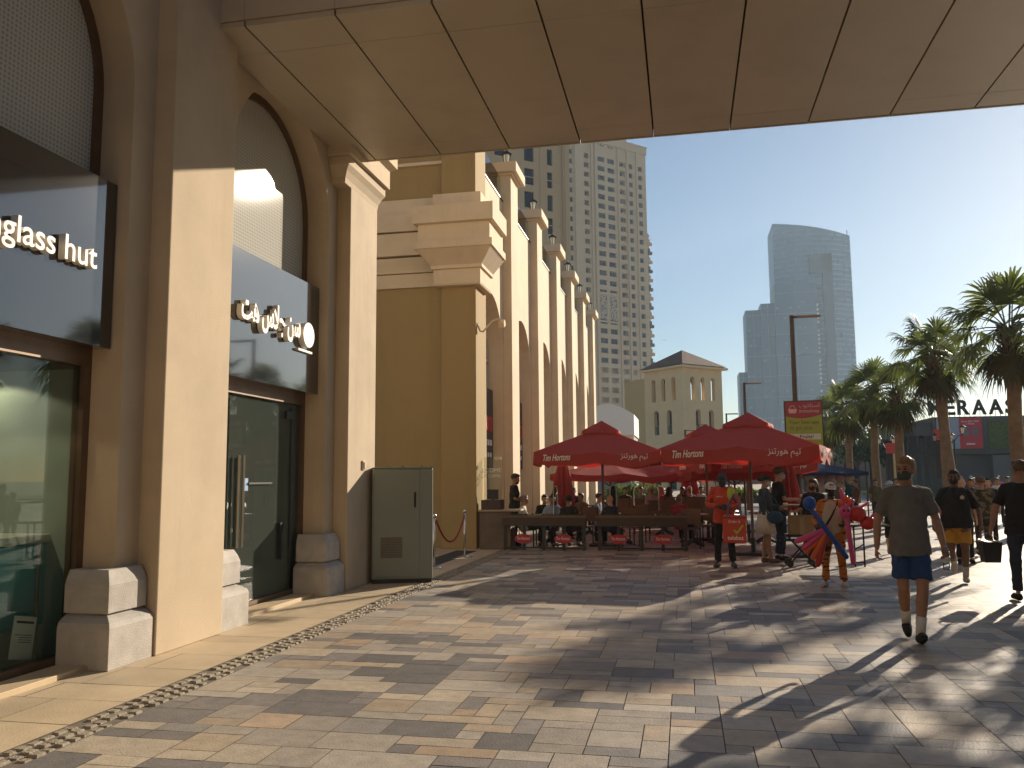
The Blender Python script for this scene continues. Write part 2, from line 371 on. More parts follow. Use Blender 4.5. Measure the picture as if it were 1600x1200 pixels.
b = MB().box(-6.15, -6.1, 8.7, 11.6, .06, 2.9); b.box(-6.1, -6.06, 10.3, 11.1, .06, 1.95); b.box(-6.1, -6.04, 8.75, 11.4, 1.05, 1.09)
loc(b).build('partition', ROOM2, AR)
loc(MB().box(-4.93, -4.905, 12.42, 12.55, 1.78, 1.92).box(-4.905, -4.89, 12.45, 12.52, 1.80, 1.90)).build('socket_box', STUCCO3, AR, bevel=.004)
# signboards
BOARD = mat('gloss_black_board', (.012, .012, .014), .035, .1, 4, spec=.9, coat=1.)
LET = mat('letter_white', (.80, .75, .66), .5, .03, 10)
def signboard(c, label):
    t = thing('shop_sign', label, 'sign', (-5.28, c, 2.88), 0, 'glossy black shop signs')
    MB().box(-.3, 0, -1.38, 1.38, 0, 1.6).build('board', BOARD, t, bevel=.004)
    return t
t = signboard(5.56, 'glossy black shop signboard with white Latin letters in the nearest arch')
K = lambda y, z: FX(.045, y-5.56, z-2.88)
lettering('sunglass hut', LET, t, K(5.08, 3.49), width=1.52, depth=.035, bold=.008, at=(0, 0))
t = signboard(10.16, 'glossy black shop signboard with white Arabic letters and round emblem above the glass door')
lettering('\uFE96\uFEEB \uFEB1\uFEFC\uFE9F \uFEE6\uFEB3', LET, t, FX(.045, 9.17-10.16, 3.50-2.88), width=1.60, height=.43, depth=.035, bold=.025)
e = MB().tube([(.0, .86, .80), (.09, .86, .80)], .18, 28); e.build('emblem', LET, t, bevel=.004)
MB().box(0, .05, .62, 1.06, .555, .585).build('emblem_brim', LET, t)
# things inside the first shop
t = thing('display_cabinet', 'turquoise display cabinet with steel corner post inside the shop window', 'cabinet', (-6.15, 5.7, .03))
MB().box(-.35, .3, -1.2, 1.3, .3, 1.05).build('front_panel', mat('turquoise', (.02, .33, .37), .4, .15, 3), t, bevel=.03)
MB().box(-.38, .34, -1.22, 1.32, 1.05, 1.13).build('top', mat('cabinet_top', (.55, .55, .48), .35, .1, 4), t, bevel=.02)
MB().box(-.3, .25, -1.15, 1.25, 0, .3).build('base', ROOM2, t)
b = MB(); 
for y in (-.2, .45, 1.1): b.tube([(.33, y, 0), (.33, y, 1.05)], .02, 8)
b.build('steel_post', STEEL, t)
t = thing('display_shelf', 'dark eyewear shelf against the back wall of the shop', 'shelf', (-8.3, 6.2, .03))
MB().box(-.1, 0, -1.5, 1.3, 0, 2.5).build('back_panel', mat('shelf_brown', (.12, .075, .045), .6, .2, 4), t)
b = MB()
for z in (.6, .9, 1.2, 1.5, 1.8): b.box(0, .25, -1.4, 1.2, z, z+.02)
b.build('shelf', mat('shelf_gold', (.30, .2, .1), .5, .2, 6), t)
b = MB()
for z in (.62, .92, 1.22, 1.52):
    for k in range(14): b.box(.08, .2, -1.3+k*.18, -1.18+k*.18, z, z+.07)
b.build('eyewear', BLACK, t)
t = thing('light_post', 'slim white vertical display light inside the shop window', 'light', (-7.2, 6.9, .03))
MB().box(-.015, .015, -.015, .015, .02, 2.2).build('stem', mat('light_grey', (.6, .6, .62), .4), t); MB().box(-.1, .1, -.1, .1, 0, .02).build('foot', DARK, t)
t = thing('track_light', 'lit black track light under the ceiling of the nearest shop', 'lamp', (-6.5, 5.9, 2.9))
MB().box(-.02, .02, -1.3, 1.2, .03, .07).build('track', BLACK, t)
LITM = mat('lit_lamp', (1, .85, .6)); LITM.node_tree.nodes['Principled BSDF'].inputs['Emission Color'].default_value = (1, .8, .5, 1); LITM.node_tree.nodes['Principled BSDF'].inputs['Emission Strength'].default_value = 6
for y in (-.9, -.1, .7):
    MB().tube([(0, y, .03), (0, y, -.02), (-.03, y, -.14)], [.015, .035, .04], 10).build('spot', BLACK, t); o = MB().ell((-.032, y, -.145), (.03, .03, .012), 10, 6).build('bulb', LITM, t)
    ld = bpy.data.lights.new('spot_lamp', 'SPOT'); ld.energy = 15; ld.color = (1, .78, .52); ld.spot_size = R(120); ld.shadow_soft_size = .04; lo = bpy.data.objects.new('spot_lamp', ld); col.objects.link(lo); lo.parent = t; lo.location = (-.035, y, -.17); lo.rotation_euler = (0, R(-12), 0)
t = thing('paper_notice', 'white paper notice standing low behind the shop window', 'notice', (-5.66, 6.45, .12))
q = MB().box(-.003, .003, -.13, .13, 0, .36); o = q.build('sheet', WHITE, t); o.rotation_euler = (R(-12), R(-4), 0)
q = MB(); q.box(.004, .005, -.1, .1, .3, .32)
for k in range(4): q.box(.004, .005, -.1+.05*(k > 0), .1, .2-k*.02, .205-k*.02)
o2 = q.build('print', BLACK, t); o2.rotation_euler = (R(-12), R(-4), 0)
tag(MB().box(-6.05, -5.66, 10.4, 10.95, .031, .28).build('black_bin', BLACK, bevel=.02), 'low black box standing inside the glass door', 'box')

# ================================================================== FOOTBRIDGE overhead
BR = thing('footbridge', 'beige panelled footbridge spanning overhead from the shop building', 'bridge', (4, 10.1, 6.65))
BO = Vector((4, 10.1, 6.65))
def bl(b):
    for v in b.b.verts: v.co -= BO
    return b
PAN = mat('soffit_panel', (.47, .39, .285), .42, .10, .35, .06, 10, blotch=.14)
bl(MB().box(-5.14, 16, 8.135, 12.068, 6.72, 10.6)).build('deck', mat('joint_dark', (.05, .04, .03), .8), BR)
xs = [-5.14, -4.64]+[-3.57+1.09*k for k in range(18)]; b = MB()
for a, c in zip(xs, xs[1:]):
    for y0, y1 in ((8.08, 8.68), (8.68, 11.68), (11.68, 12.14)):
        gx = .012; gy = .003
        b.box(a+(gx if a > -5 else 0), c-gx, y0+(gy if y0 > 8.1 else 0), y1-(gy if y1 < 12 else 0), 6.65+rnd.uniform(-.0015, .0015), 6.715)
bl(b).build('soffit', PAN, BR)
for y0, y1 in ((8.06, 8.13), (12.145, 12.18)):
    b = MB()
    for a, c in zip(xs, xs[1:]): b.box(a+.002, c-.002, y0, y1, 6.64 if y0 > 9 else 6.72, 10.6)
    bl(b).build('fascia', PAN, BR)
bl(MB().box(14, 16, 8.4, 11.8, -.02, 6.7)).build('support', STUCCO, BR)

# ================================================================== COFFEE BUILDING (long facade beyond)
CB = thing('cafe_building', 'long ochre stucco building with pilasters, tall arches and glass parapet behind the cafe', 'building', (-5, 20, 0)); CO = Vector((-5, 20, 0))
def cl_(b):
    for v in b.b.verts: v.co -= CO
    return b
fb = lambda u, d, z: (-5.0-d, u, z)
CC = [21.78]+[26.2+4.5*k for k in range(5)]
b = MB(); arch_wall(b, fb, 20.1, 48.3, 0, 9.68, [(c, 1.54, 0, 5.08) for c in CC], .5, 20)
b.box(-9, -5.02, 20.1, 48.3, 9.3, 9.66); b.box(-9, -5.02, 48.2, 48.28, 0, 9.6)
cl_(b).build('wall', STUCCO3, CB)
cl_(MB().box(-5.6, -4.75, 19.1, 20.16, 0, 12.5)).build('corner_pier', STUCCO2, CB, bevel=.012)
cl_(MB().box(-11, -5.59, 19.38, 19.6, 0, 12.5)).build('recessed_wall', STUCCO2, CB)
cl_(MB().box(-11, -5.0, 19.62, 23.2, 9.7, 12.5)).build('upper_storey', STUCCO2, CB) if False else None
def band(prof, x0, x1, y0, xb_y):   # profile swept round the pier: left, front, right
    rings = [[(x0-p, xb_y, z), (x0-p, y0-p, z), (x1+p, y0-p, z), (x1+p, xb_y, z)] for p, z in prof]
    return MB().loft(rings)
PROF = [(.0, 6.18), (.13, 6.2), (.15, 6.24), (.15, 6.58), (.2, 6.6), (.2, 6.68), (.5, 7.03), (.52, 7.03), (.52, 7.2), (.45, 7.2), (.45, 7.62), (.55, 7.64), (.55, 8.06), (.17, 8.07), (.17, 8.45), (.0, 8.46)]
cl_(band(PROF, -5.6, -4.75, 19.1, 20.12)).build('capital', STUCCO3, CB)
b = MB()
for z0, z1, p in ((6.28, 6.62, .06), (7.06, 7.62, .20), (7.66, 8.08, .24), (8.08, 8.5, .10)): b.box(-11, -5.62, 19.38-p, 19.42, z0, z1)
b.loft([[(x, 19.4, 6.64), (x, 19.38-.1, 6.64), (x, 19.38-.1, 6.7), (x, 19.38-.19, 7.0), (x, 19.4, 7.04)] for x in (-11, -5.62)])
b.box(-11, -5.62, 19.3, 19.42, 9.36, 9.44)
cl_(b).build('string_course', STUCCO3, CB)
GB = glass('parapet_glass', (.80, .90, .86), 0, 1.45)
LANT = mat('lantern_glass', (.75, .72, .62), .3, .05, 8); translucent(LANT, (.8, .78, .7), .5)
def lantern_parts(t, s=1.):
    """four sided carriage lantern standing on z=0"""
    b = MB(); b.tube([(0, 0, 0), (0, 0, .05*s), (0, 0, .09*s)], [.05*s, .03*s, .03*s], 8)
    for a in range(4):
        x, y = (1, 0, -1, 0)[a], (0, 1, 0, -1)[a]; b.tube([(x*.055*s, y*.055*s, .09*s), (x*.09*s, y*.09*s, .33*s)], .008*s, 4)
    b.tube([(0, 0, .33*s), (0, 0, .35*s), (0, 0, .41*s), (0, 0, .43*s), (0, 0, .5*s)], [.12*s, .13*s, .05*s, .02*s, .006*s], 8)
    b.build('frame', BLACK, t)
    MB().tube([(0, 0, .095*s), (0, 0, .325*s)], [.045*s, .075*s], 8).build('glass', LANT, t)
ORD = ['nearest', 'second', 'third', 'fourth', 'fifth', 'farthest']
for k in range(6):
    y = 23.4+4.5*k
    p = cl_(MB().box(-5.55, -4.75, y, y+1.05, 0, 10.5)).build('pilaster', STUCCO3, CB, bevel=.012)
    cl_(MB().box(-5.62, -4.68, y-.07, y+1.12, 10.45, 10.52).box(-5.75, -4.55, y-.2, y+1.25, 10.52, 10.82)).build('cap', STUCCO3, p, bevel=.012)
    y0 = (20.2 if k == 0 else y-3.43)
    cl_(MB().box(-5.075, -5.055, y0, y-.02, 9.7, 10.42)).build('glass_railing', GB, CB)
    cl_(MB().box(-5.04, -4.975, y0, y-.0, 9.66, 9.70)).build('coping', DARK, CB)
    t = thing('lantern', f'black carriage lantern on the cap of the {ORD[k]} roof pilaster from the street corner', 'lantern', (-4.95, y+.4, 10.82), 0, 'lanterns along the parapet')
    lantern_parts(t, 1.3)
    c = CC[k]; wf = MB()
    for yy in (c-1.5, c-.52, c+.48, c+1.45): wf.box(-5.46, -5.40, yy, yy+.05, .02, 6.4)
    for z in (2.6, 3.6, 4.9): wf.box(-5.455, -5.405, c-1.5, c+1.5, z, z+.06)
    W = cl_(wf).build('arch_window', mat('white_frame' if k == 0 else 'dark_frame', (.5, .48, .45) if k == 0 else (.06, .04, .035), .5), CB)
    cl_(MB().prism(archpoly(c, 1.53, .02, 5.08), fb, .47, .48)).build('pane', GLASS, W)
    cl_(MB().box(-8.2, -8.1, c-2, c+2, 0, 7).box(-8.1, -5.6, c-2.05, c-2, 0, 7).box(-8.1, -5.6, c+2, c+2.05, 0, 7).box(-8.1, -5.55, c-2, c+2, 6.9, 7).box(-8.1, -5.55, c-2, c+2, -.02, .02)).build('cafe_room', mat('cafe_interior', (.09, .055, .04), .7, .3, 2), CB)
# dark fascia with red and white letters inside the first two arches
RED = mat('sign_red', (.55, .05, .04), .5, .1, 8)
for c, nm in ((21.78, 'nearest'), (26.2, 'second')):
    t = thing('arch_sign', f'dark hanging sign with red and white letters inside the {nm} arch of the cafe building', 'sign', (-5.3, c, 1.9), 0, 'signs in the arches')
    MB().box(-.05, 0, -1.5, 1.5, .0, 2.2).build('board', mat('sign_brown', (.07, .045, .04), .6), t)
    lettering('Tim Hortons', RED, t, FX(.012, -1.35, 1.0), width=2.7, height=.62, depth=.01, shear=.25, bold=.02)
    lettering('COFFEE & BAKE SHOP', WHITE, t, FX(.012, -1.35, .7), width=2.7, height=.16, depth=.008) if c < 0 else None
    for k in range(9):
        MB().box(0, .012, -1.3+k*.3, -1.08+k*.3, .62, .78).build('white_panel', WHITE, t); MB().box(0, .012, -1.3+k*.3, -1.12+k*.3, .3, .42).build('white_panel', WHITE, t)
t = thing('floodlight', 'beige floodlight on a bent arm fixed to the corner pier', 'floodlight', (-4.75, 19.5, 5.1))
MB().tube([(0, -.3, .2), (.06, -.22, .02), (.1, -.1, .02), (.28, .1, .3), (.40, .25, .38), (.45, .3, .36)], .022, 6).build('arm', STUCCO3, t)
q = MB().box(-.07, .07, -.1, .1, -.1, .06, Matrix.Translation((.47, .36, .3)) @ Matrix.Rotation(.5, 4, 'X')); q.build('lamp_head', STUCCO3, t, bevel=.01)

# ================================================================== TOWERS, far buildings
FAC = mat('tower_stone', (.60, .465, .30), .85, .06, .05, .1, 3); FAC2 = mat('tower_stone_ochre', (.56, .42, .25), .85, .06, .05, .1, 3)
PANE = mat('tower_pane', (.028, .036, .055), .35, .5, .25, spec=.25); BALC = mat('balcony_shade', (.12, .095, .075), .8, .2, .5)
def frame(E, az):
    t = Vector((math.sin(R(az)), math.cos(R(az)), 0)); n = Vector((-t.y, t.x, 0)); E = Vector((E[0], E[1], 0))   # n = inward
    return lambda u, d, z: E-t*u+n*d+Vector((0, 0, z))
def fbox(b, f, u0, u1, d0, d1, z0, z1):
    pts = [f(u, d, z) for z in (z0, z1) for u, d in ((u0, d0), (u1, d0), (u1, d1), (u0, d1))]
    v = [b.b.verts.new(p) for p in pts]
    for q in ((0, 3, 2, 1), (4, 5, 6, 7), (0, 1, 5, 4), (1, 2, 6, 5), (2, 3, 7, 6), (3, 0, 4, 7)): b.b.faces.new([v[i] for i in q])
def windows(f, T, cells, depth, limit=100, name='window', m=None):
    """one part per opening (pane with a mullion), the rest past the limit in one stuff part"""
    m = m or PANE; rest = MB(); O = T.location
    for i, (a, b_, c, d) in enumerate(cells):
        q = MB() if i < limit else rest
        fbox(q, f, a-.02, b_+.02, depth-.06, depth+.02, c-.02, d+.02)
        if i < limit:
            for v in q.b.verts: v.co -= O
            q.build(name, m, T)
    if len(cells) > limit:
        for v in rest.b.verts: v.co -= O
        tag(rest.build(name, m, T), kind='stuff')
# near tower (left)
E1 = (-16.9, 124); f1 = frame(E1, 50)
T1 = thing('residential_tower', 'nearer beige residential tower with large square windows rising behind the cafe building', 'tower', (E1[0], E1[1], 0))
rows1 = [(48.8-3.6*k, 51.3-3.6*k) for k in range(3, -10, -1)][::-1]; rows1 = sorted(rows1)
b = MB(); grid_wall(b, f1, 0, 26, 0, 62, [(1.98, 2.9), (5.24, 6.9), (10.2, 11.9), (15, 16.7)], rows1, .35)
fbox(b, f1, 0, 26, .5, 14, 0, 62); fbox(b, f1, -.9, .3, -.35, .6, 0, 62); fbox(b, f1, -.15, .05, -.5, -.3, 0, 62); fbox(b, f1, 3.5, 4.2, -.12, .05, 0, 62)
for z in range(4, 60, 7): fbox(b, f1, .3, 26, -.06, .02, z+.3, z+.42)
for v in b.b.verts: v.co -= T1.location
b.build('facade', FAC2, T1)
windows(f1, T1, [(a, c, z0, z1) for z0, z1 in rows1[::-1] for a, c in ((1.98, 2.9), (5.24, 6.9), (10.2, 11.9), (15, 16.7))], .35)
# tall tower
E2 = (-10.46, 290); f2 = frame(E2, 45)
T2 = thing('residential_tower', 'tall beige residential tower with rows of windows and recessed balconies', 'tower', (E2[0], E2[1], 0))
colw = [(1.6, 3.4), (6.0, 7.7), (14.3, 17.3), (18.6, 21.6), (32.4, 34.3)]; colb = [(9.4, 11.9), (25.5, 27.9)]
fl = [6+3.28*k for k in range(34)]
rw = [(z, z+1.75) for z in fl if z < 110]
b = MB(); cols = sorted(colw+colb)
grid_wall(b, f2, -.2, 40, 0, 114, cols, rw, .5)
fbox(b, f2, -.2, 40, 1.9, 26, 0, 113.9); fbox(b, f2, -.5, 9, -.3, 4, 114, 116.6); fbox(b, f2, 9, 33, -.6, 6, 114, 122); fbox(b, f2, -.7, 9.2, -.5, 4.2, 116.4, 117)
for u in (4.3, 8.6, 12.8, 22.9, 24.4, 29.2, 31): fbox(b, f2, u-.35, u+.35, -.55, .05, 0, 114)
fbox(b, f2, 28.2, 31.9, -.9, .04, 0, 114); fbox(b, f2, 12.9, 22.8, -.25, .03, 52.4, 53.0); fbox(b, f2, 12.9, 22.8, -.25, .03, 61.8, 62.6)
for v in b.b.verts: v.co -= T2.location
b.build('facade', FAC, T2)
cells = [(a, c, z0, z1) for z0, z1 in rw[::-1] for a, c in colw if not (a in (14.3, 18.6) and 53.5 < z0 < 61)]
windows(f2, T2, [c for c in cells if c[2] > 38], .5)
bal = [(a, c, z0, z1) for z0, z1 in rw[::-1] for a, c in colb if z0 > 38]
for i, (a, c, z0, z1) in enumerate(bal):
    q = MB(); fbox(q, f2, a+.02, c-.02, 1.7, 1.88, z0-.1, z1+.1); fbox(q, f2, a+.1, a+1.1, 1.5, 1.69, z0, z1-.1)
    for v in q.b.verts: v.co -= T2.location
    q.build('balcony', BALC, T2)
LATT = mat('lattice', (.42, .35, .27), .8, .2, 4)
stripes(LATT, (.14, .11, .08), (.46, .39, .30), 1.6, 0, .42)
for a, c in ((14.5, 17.1), (18.8, 21.4)):
    for z0, z1 in ((53.4, 61.4), (113.2, 119)):
        q = MB(); fbox(q, f2, a, c, -.12, .03, z0, z1)
        for v in q.b.verts: v.co -= T2.location
        q.build('lattice_screen', LATT, T2)
def wing(label, u0, u1, d, ztop, step):
    T = thing('tower_wing', label, 'tower', (*f2(u0, d, 0)[:2], 0))
    q = MB(); fbox(q, f2, u0, u1, d, d+20, 0, ztop); fbox(q, f2, u0-.2, u1, d-.2, d+20, ztop-1.2, ztop-.6)
    for v in q.b.verts: v.co -= T.location
    q.build('facade', FAC, T); z = 30
    while z < ztop-4:
        q = MB(); fbox(q, f2, u0-.6, u0+1.3, d-1.0, d+.02, z, z+1.1); fbox(q, f2, u0-.5, u0+1.2, d-.06, d+.01, z+1.1, z+2.5)
        for v in q.b.verts: v.co -= T.location
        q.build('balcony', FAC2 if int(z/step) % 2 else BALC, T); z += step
wing('beige side wing with stacked balconies at the right edge of the tall tower', -3.6, -.6, 3, 87, 3.28)
wing('low far beige wing stepping down right of the tall tower', -5.6, -2.0, 12, 63, 3.28)
# blue glass tower
BG = mat('blue_glass', (.10, .19, .31), .45, .10, .03, spec=.5); BG2 = mat('blue_glass_dark', (.055, .115, .19), .45, .10, .03, spec=.5)
SLB = mat('floor_slab_pale', (.30, .36, .44), .6, .1, .05)
BT = thing('glass_tower', 'hazy blue curved glass tower with stepped dark block in front', 'skyscraper', (85, 600, 0)); BO2 = Vector((85, 600, 0))
def arcx(x, x0=66.0, x1=118.6, dep=14): s = (x-x0)/(x1-x0); return 612-dep*math.sin(math.pi*min(max(.15+.85*s, 0), 1))
def topz(x): s = (x-66)/52.6; return (178.5-3.5*s-8.5*s*s)*arcx(x)/606
b = MB(); xs_ = [66+52.6*i/26 for i in range(27)]
for x0, x1 in zip(xs_, xs_[1:]):
    b.face([(x0, arcx(x0), 0), (x1, arcx(x1), 0), (x1, arcx(x1), topz(x1)), (x0, arcx(x0), topz(x0))])
    b.face([(x0, arcx(x0), topz(x0)), (x1, arcx(x1), topz(x1)), (x1, 640, topz(x1)), (x0, 640, topz(x0))])
b.face([(66, arcx(66), 0), (66, 640, 0), (66, 640, topz(66)), (66, arcx(66), topz(66))]); b.face([(118.6, arcx(118.6), 0), (118.6, 640, 0), (118.6, 640, topz(118.6)), (118.6, arcx(118.6), topz(118.6))])
for v in b.b.verts: v.co -= BO2
b.build('curved_wall', BG, BT)
b = MB(); z = 20
while z < 176:
    for x0, x1 in zip(xs_, xs_[1:]):
        if z < topz(x1)-2:
            if rnd.random() < .16: continue
            rz = .45 if x0 < 104 else .9
            b.face([(x0, arcx(x0)-.35, z), (x1, arcx(x1)-.35, z), (x1, arcx(x1)-.35, z+rz), (x0, arcx(x0)-.35, z+rz)])
            b.face([(x0, arcx(x0)-.35, z), (x1, arcx(x1)-.35, z), (x1, arcx(x1), z), (x0, arcx(x0), z)])
    z += 3.5
for i in range(3, 27, 2):
    x = xs_[i]
    for k in range(22):
        if rnd.random() < .55: zz = 60+rnd.randint(0, 32)*3.5; b.box(x-.22, x+.22, arcx(x)-.4, arcx(x)-.05, zz, min(zz+3.5, topz(x)-2))
for v in b.b.verts: v.co -= BO2
b.build('floor_band', SLB, BT)
b = MB(); b.box(96.5, 103, 594.5, 597.6, 20, 152); b.box(88, 103, 594.5, 598.4, 139, 152)
for v in b.b.verts: v.co -= BO2
b.build('dark_recess', mat('recess_grey', (.06, .09, .14), .7), BT)
for nm, (x0, x1, y0, y1, z0) in dict(front_block=(62.9, 89.5, 582, 610, 129.5), left_block=(53.8, 62.9, 584, 610, 117), step_block=(43.8, 53.8, 585, 610, 113), low_block=(38.3, 43.8, 588, 610, 71)).items():
    b = MB().box(x0, x1, y0, y1, 0, z0)
    for v in b.b.verts: v.co -= BO2
    B_ = b.build(nm, BG2, BT); b = MB()
    for z in range(25, int(z0), 14): b.box(x0, x1, y0-.25, y0+.05, z, z+.35)
    for x in (x0+.2, (x0+x1)/2): b.box(x-.15, x+.15, y0-.25, y0+.05, 0, z0)
    for k in range(int((x1-x0)*1.2)):
        xx = rnd.uniform(x0, x1-2.5); zz = 25+rnd.randint(0, int((z0-30)/3.5))*3.5; b.box(xx, xx+rnd.uniform(.8, 2.2), y0-.1, y0+.05, zz, zz+1.2)
    for v in b.b.verts: v.co -= BO2
    b.build('mullion', mat('mullion_pale', (.19, .23, .27), .5), B_)
b = MB()
for k in range(34): b.box(89.6, 91.0, 583, 585, 18+k*2.9, 18+k*2.9+1.3) if k % 7 else None
for v in b.b.verts: v.co -= BO2
b.build('white_light_dots', mat('light_dot_white', (.8, .8, .78), .6), BT)  # pale boxes stand in for a dotted line of white lights
for nm, lab, x0, x1, y, z in (('far_tower', 'pale distant tower just right of the blue glass tower', 119.5, 123, 640, 72), ('far_tower', 'shorter pale distant block behind the palm crowns', 123, 130, 650, 62)):
    t = thing(nm, lab, 'tower', ((x0+x1)/2, y, 0)); hw = (x1-x0)/2
    MB().box(-hw, hw, 0, 14, 0, z).box(-hw*.5, hw*.5, 3, 10, z, z+4).build('facade', SLB, t)
    q = MB()
    for zz in range(20, z-3, 4): q.box(-hw+.5, hw-.5, -.15, .05, zz, zz+1.6)
    q.build('window_band', BG, t)
# villa tower with pyramid roof
VT = thing('arched_tower_house', 'square cream tower house with pyramid tiled roof and two rows of narrow arched windows', 'building', (.1, 100, 0), 0); VO = Vector((.1, 100, 0))
fl_ = frame((.1, 100), -45); fr_ = lambda u, d, z: Vector((.1+.7071*(u-d*1), 100+.7071*(u+d), z))
fl2 = lambda u, d, z: Vector((.1-.7071*(u-d), 100+.7071*(u+d), z))
b = MB(); L = 6.6
up_ = [(c, .34, 10.5, 12.95) for c in (1.6, 3.3, 5.0)]; lo_ = [(c, .42, 6.5, 9.0) for c in (2.4, 4.6)]; gr_ = [(c, .7, 0, 4.2) for c in (2.2, 4.8)]
for f in (fl2, fr_):
    for zz0, zz1, hs in ((0, 6, gr_), (6, 10, lo_), (10, 14.6, up_)): arch_wall(b, f, 0, L, zz0, zz1, hs, .5, 10)
b.box(-1, 1, 104.2, 104.6, 0, 14.5, Matrix.Identity(4))
for v in b.b.verts: v.co -= VO
b.build('wall', mat('villa_cream', (.84, .63, .36), .85, .06, .3, blotch=.08), VT)
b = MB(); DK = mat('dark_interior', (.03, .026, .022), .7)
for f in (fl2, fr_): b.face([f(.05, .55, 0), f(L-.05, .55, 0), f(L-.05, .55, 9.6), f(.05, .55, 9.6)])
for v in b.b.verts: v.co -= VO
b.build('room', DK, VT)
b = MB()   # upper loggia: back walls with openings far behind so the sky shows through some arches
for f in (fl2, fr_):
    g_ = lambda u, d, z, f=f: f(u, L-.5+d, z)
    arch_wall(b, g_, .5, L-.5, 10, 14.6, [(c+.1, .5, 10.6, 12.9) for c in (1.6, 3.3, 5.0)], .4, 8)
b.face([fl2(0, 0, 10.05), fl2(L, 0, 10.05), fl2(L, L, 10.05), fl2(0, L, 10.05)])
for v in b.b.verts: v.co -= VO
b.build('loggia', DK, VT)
b = MB(); e = .55
C4 = [Vector((.1, 100-e*1.414, 14.55)), Vector((.1+.7071*L+e*1.414, 100+.7071*L, 14.55)), Vector((.1, 100+1.4142*L+e*1.414, 14.55)), Vector((.1-.7071*L-e*1.414, 100+.7071*L, 14.55))]
b.loft([[p+Vector((0, 0, -.25)) for p in C4], C4]); 
for v in b.b.verts: v.co -= VO
b.build('eaves', mat('villa_cream'), VT)
b = MB(); ap = Vector((.1, 100+.7071*L, 17.0)); C5 = [p+(ap-p)*.03+Vector((0, 0, .05)) for p in C4]
for p, q_ in zip(C5, C5[1:]+C5[:1]): b.face([p, q_, ap])
for v in b.b.verts: v.co -= VO
b.build('roof', mat('roof_tile', (.19, .10, .065), .8, .25, 2, .5, 8), VT)
b = MB()
for u0, u1, z in ((L, 10.6, 13.4),): fbox(b, lambda u, d, z: fl2(u, d, z), u0, u1, .25, 6, 0, z); fbox(b, lambda u, d, z: fl2(u, d, z), u0, u1+.1, .15, 6.1, z, z+.18)
for v in b.b.verts: v.co -= VO
b.build('annex', mat('villa_ochre', (.62, .45, .22), .85, .06, .3), VT)
b = MB()
for f in (fl2, fr_):
    for c in (2.4, 4.6): fbox(b, f, c-.42, c+.42, .1, .16, 6.5, 7.5)
for v in b.b.verts: v.co -= VO
b.build('glass_rail', GB, VT)
# low shop with a white domed awning
t = thing('low_shop', 'low white shop with domed roof wedged between the cafe building and the tower house', 'building', (-5.2, 62, 0))
MB().box(-2, 1.6, 0, 6, 0, 4.6).build('wall', mat('grey_shutter', (.20, .22, .24), .6), t); 
MB().loft([[(-2.2+3.9*i/8, yy, 4.6+1.5+.8*math.sin(math.pi*i/8)) for i in range(9)]+[(1.7, yy, 4.6), (-2.2, yy, 4.6)] for yy in (-.4, 6)]).build('dome', WHITE, t)
MB().box(-2.1, 1.65, -.3, 0, 4.2, 4.6).build('fascia', STUCCO3, t)
# low grey retail block with rooftop letters, right
GR = mat('grey_cladding', (.105, .10, .095), .6, .1, 1)
t = thing('retail_block', 'low dark grey retail block with billboard and green wall at the right', 'building', (17, 70, 0))
MB().box(1.9, 30, 0, 14, 3.1, 5.95).box(2.4, 30, .8, 14, 0, 3.1).box(8.2, 30, .3, .85, 2.9, 3.12).build('wall', GR, t)
MB().box(-.2, 1.88, .6, 10, 4.55, 5.6).build('side_canopy', GR, t)
b = MB()
for x in (.1, .75, 1.35): b.box(x, x+.25, .7, 1.0, 0, 4.55)
b.build('column', mat('column_dark', (.05, .045, .04), .7), t)
MB().box(6.0, 8.1, .2, .78, 0, 3.0).build('shop_wall', mat('wall_midgrey', (.16, .155, .15), .6), t)
b = MB()
for k in range(8): b.box(8.4+k*1.6, 9.9+k*1.6, .55, .78, .05, 2.85)
b.build('window', mat('dark_glazing', (.02, .023, .028), .15), t)
MB().box(5.75, 9.0, -.12, -.01, 3.45, 5.55).build('green_wall', mat('living_wall', (.10, .14, .035), .9, .5, 6, .8, 30), t)
t2 = thing('billboard', 'pale grey and red advertising billboard on the grey retail block', 'billboard', (19.1, 69.9, 3.5))
MB().box(0, 1.55, -.14, 0, 0, 2.35).build('pale_panel', mat('billboard_pale', (.36, .40, .50), .4, .03, 1), t2)
MB().box(1.56, 3.15, -.14, 0, 0, 2.35).build('red_panel', mat('billboard_red', (.62, .03, .05), .4, .03, 1), t2)
lettering('12', mat('billboard_lime', (.35, .45, .2), .5), t2, FY(.25, -.15, 1.05), height=.42, depth=.004)
lettering('from AED 3000', WHITE, t2, FY(1.75, -.15, 2.0), width=1.2, depth=.004); lettering('a Week', WHITE, t2, FY(2.05, -.15, 1.82), width=.6, depth=.004)
b = MB()
for x, w_ in ((1.9, .12), (2.05, .2), (2.5, .18), (2.72, .14)): b.box(x, x+w_, -.16, -.14, .95, 1.62)
b.build('phone_picture', mat('phone_blue', (.12, .16, .22), .4, .4, 4), t2)
b = MB().box(2.0, 2.6, -.155, -.14, .28, .4); b.build('caption', WHITE, t2)
t3 = thing('rooftop_letters', 'large black rooftop letters on thin supports above the billboard', 'sign', (18.7, 70.4, 5.95))
x = 0
for ch, wd in (('M', 1.12), ('E', .9), ('R', 1.0), ('A', 1.14), ('A', 1.14), ('S', 1.0)):
    lettering(ch, BLACK, t3, FY(x, 0, .16), width=wd-.12, height=1.16, depth=.07, bold=.03, name='letter'); x += wd+.04
b = MB()
for k in range(18): b.box(.1+k*.36, .13+k*.36, .08, .11, 0, .5)
b.build('support', BLACK, t3)
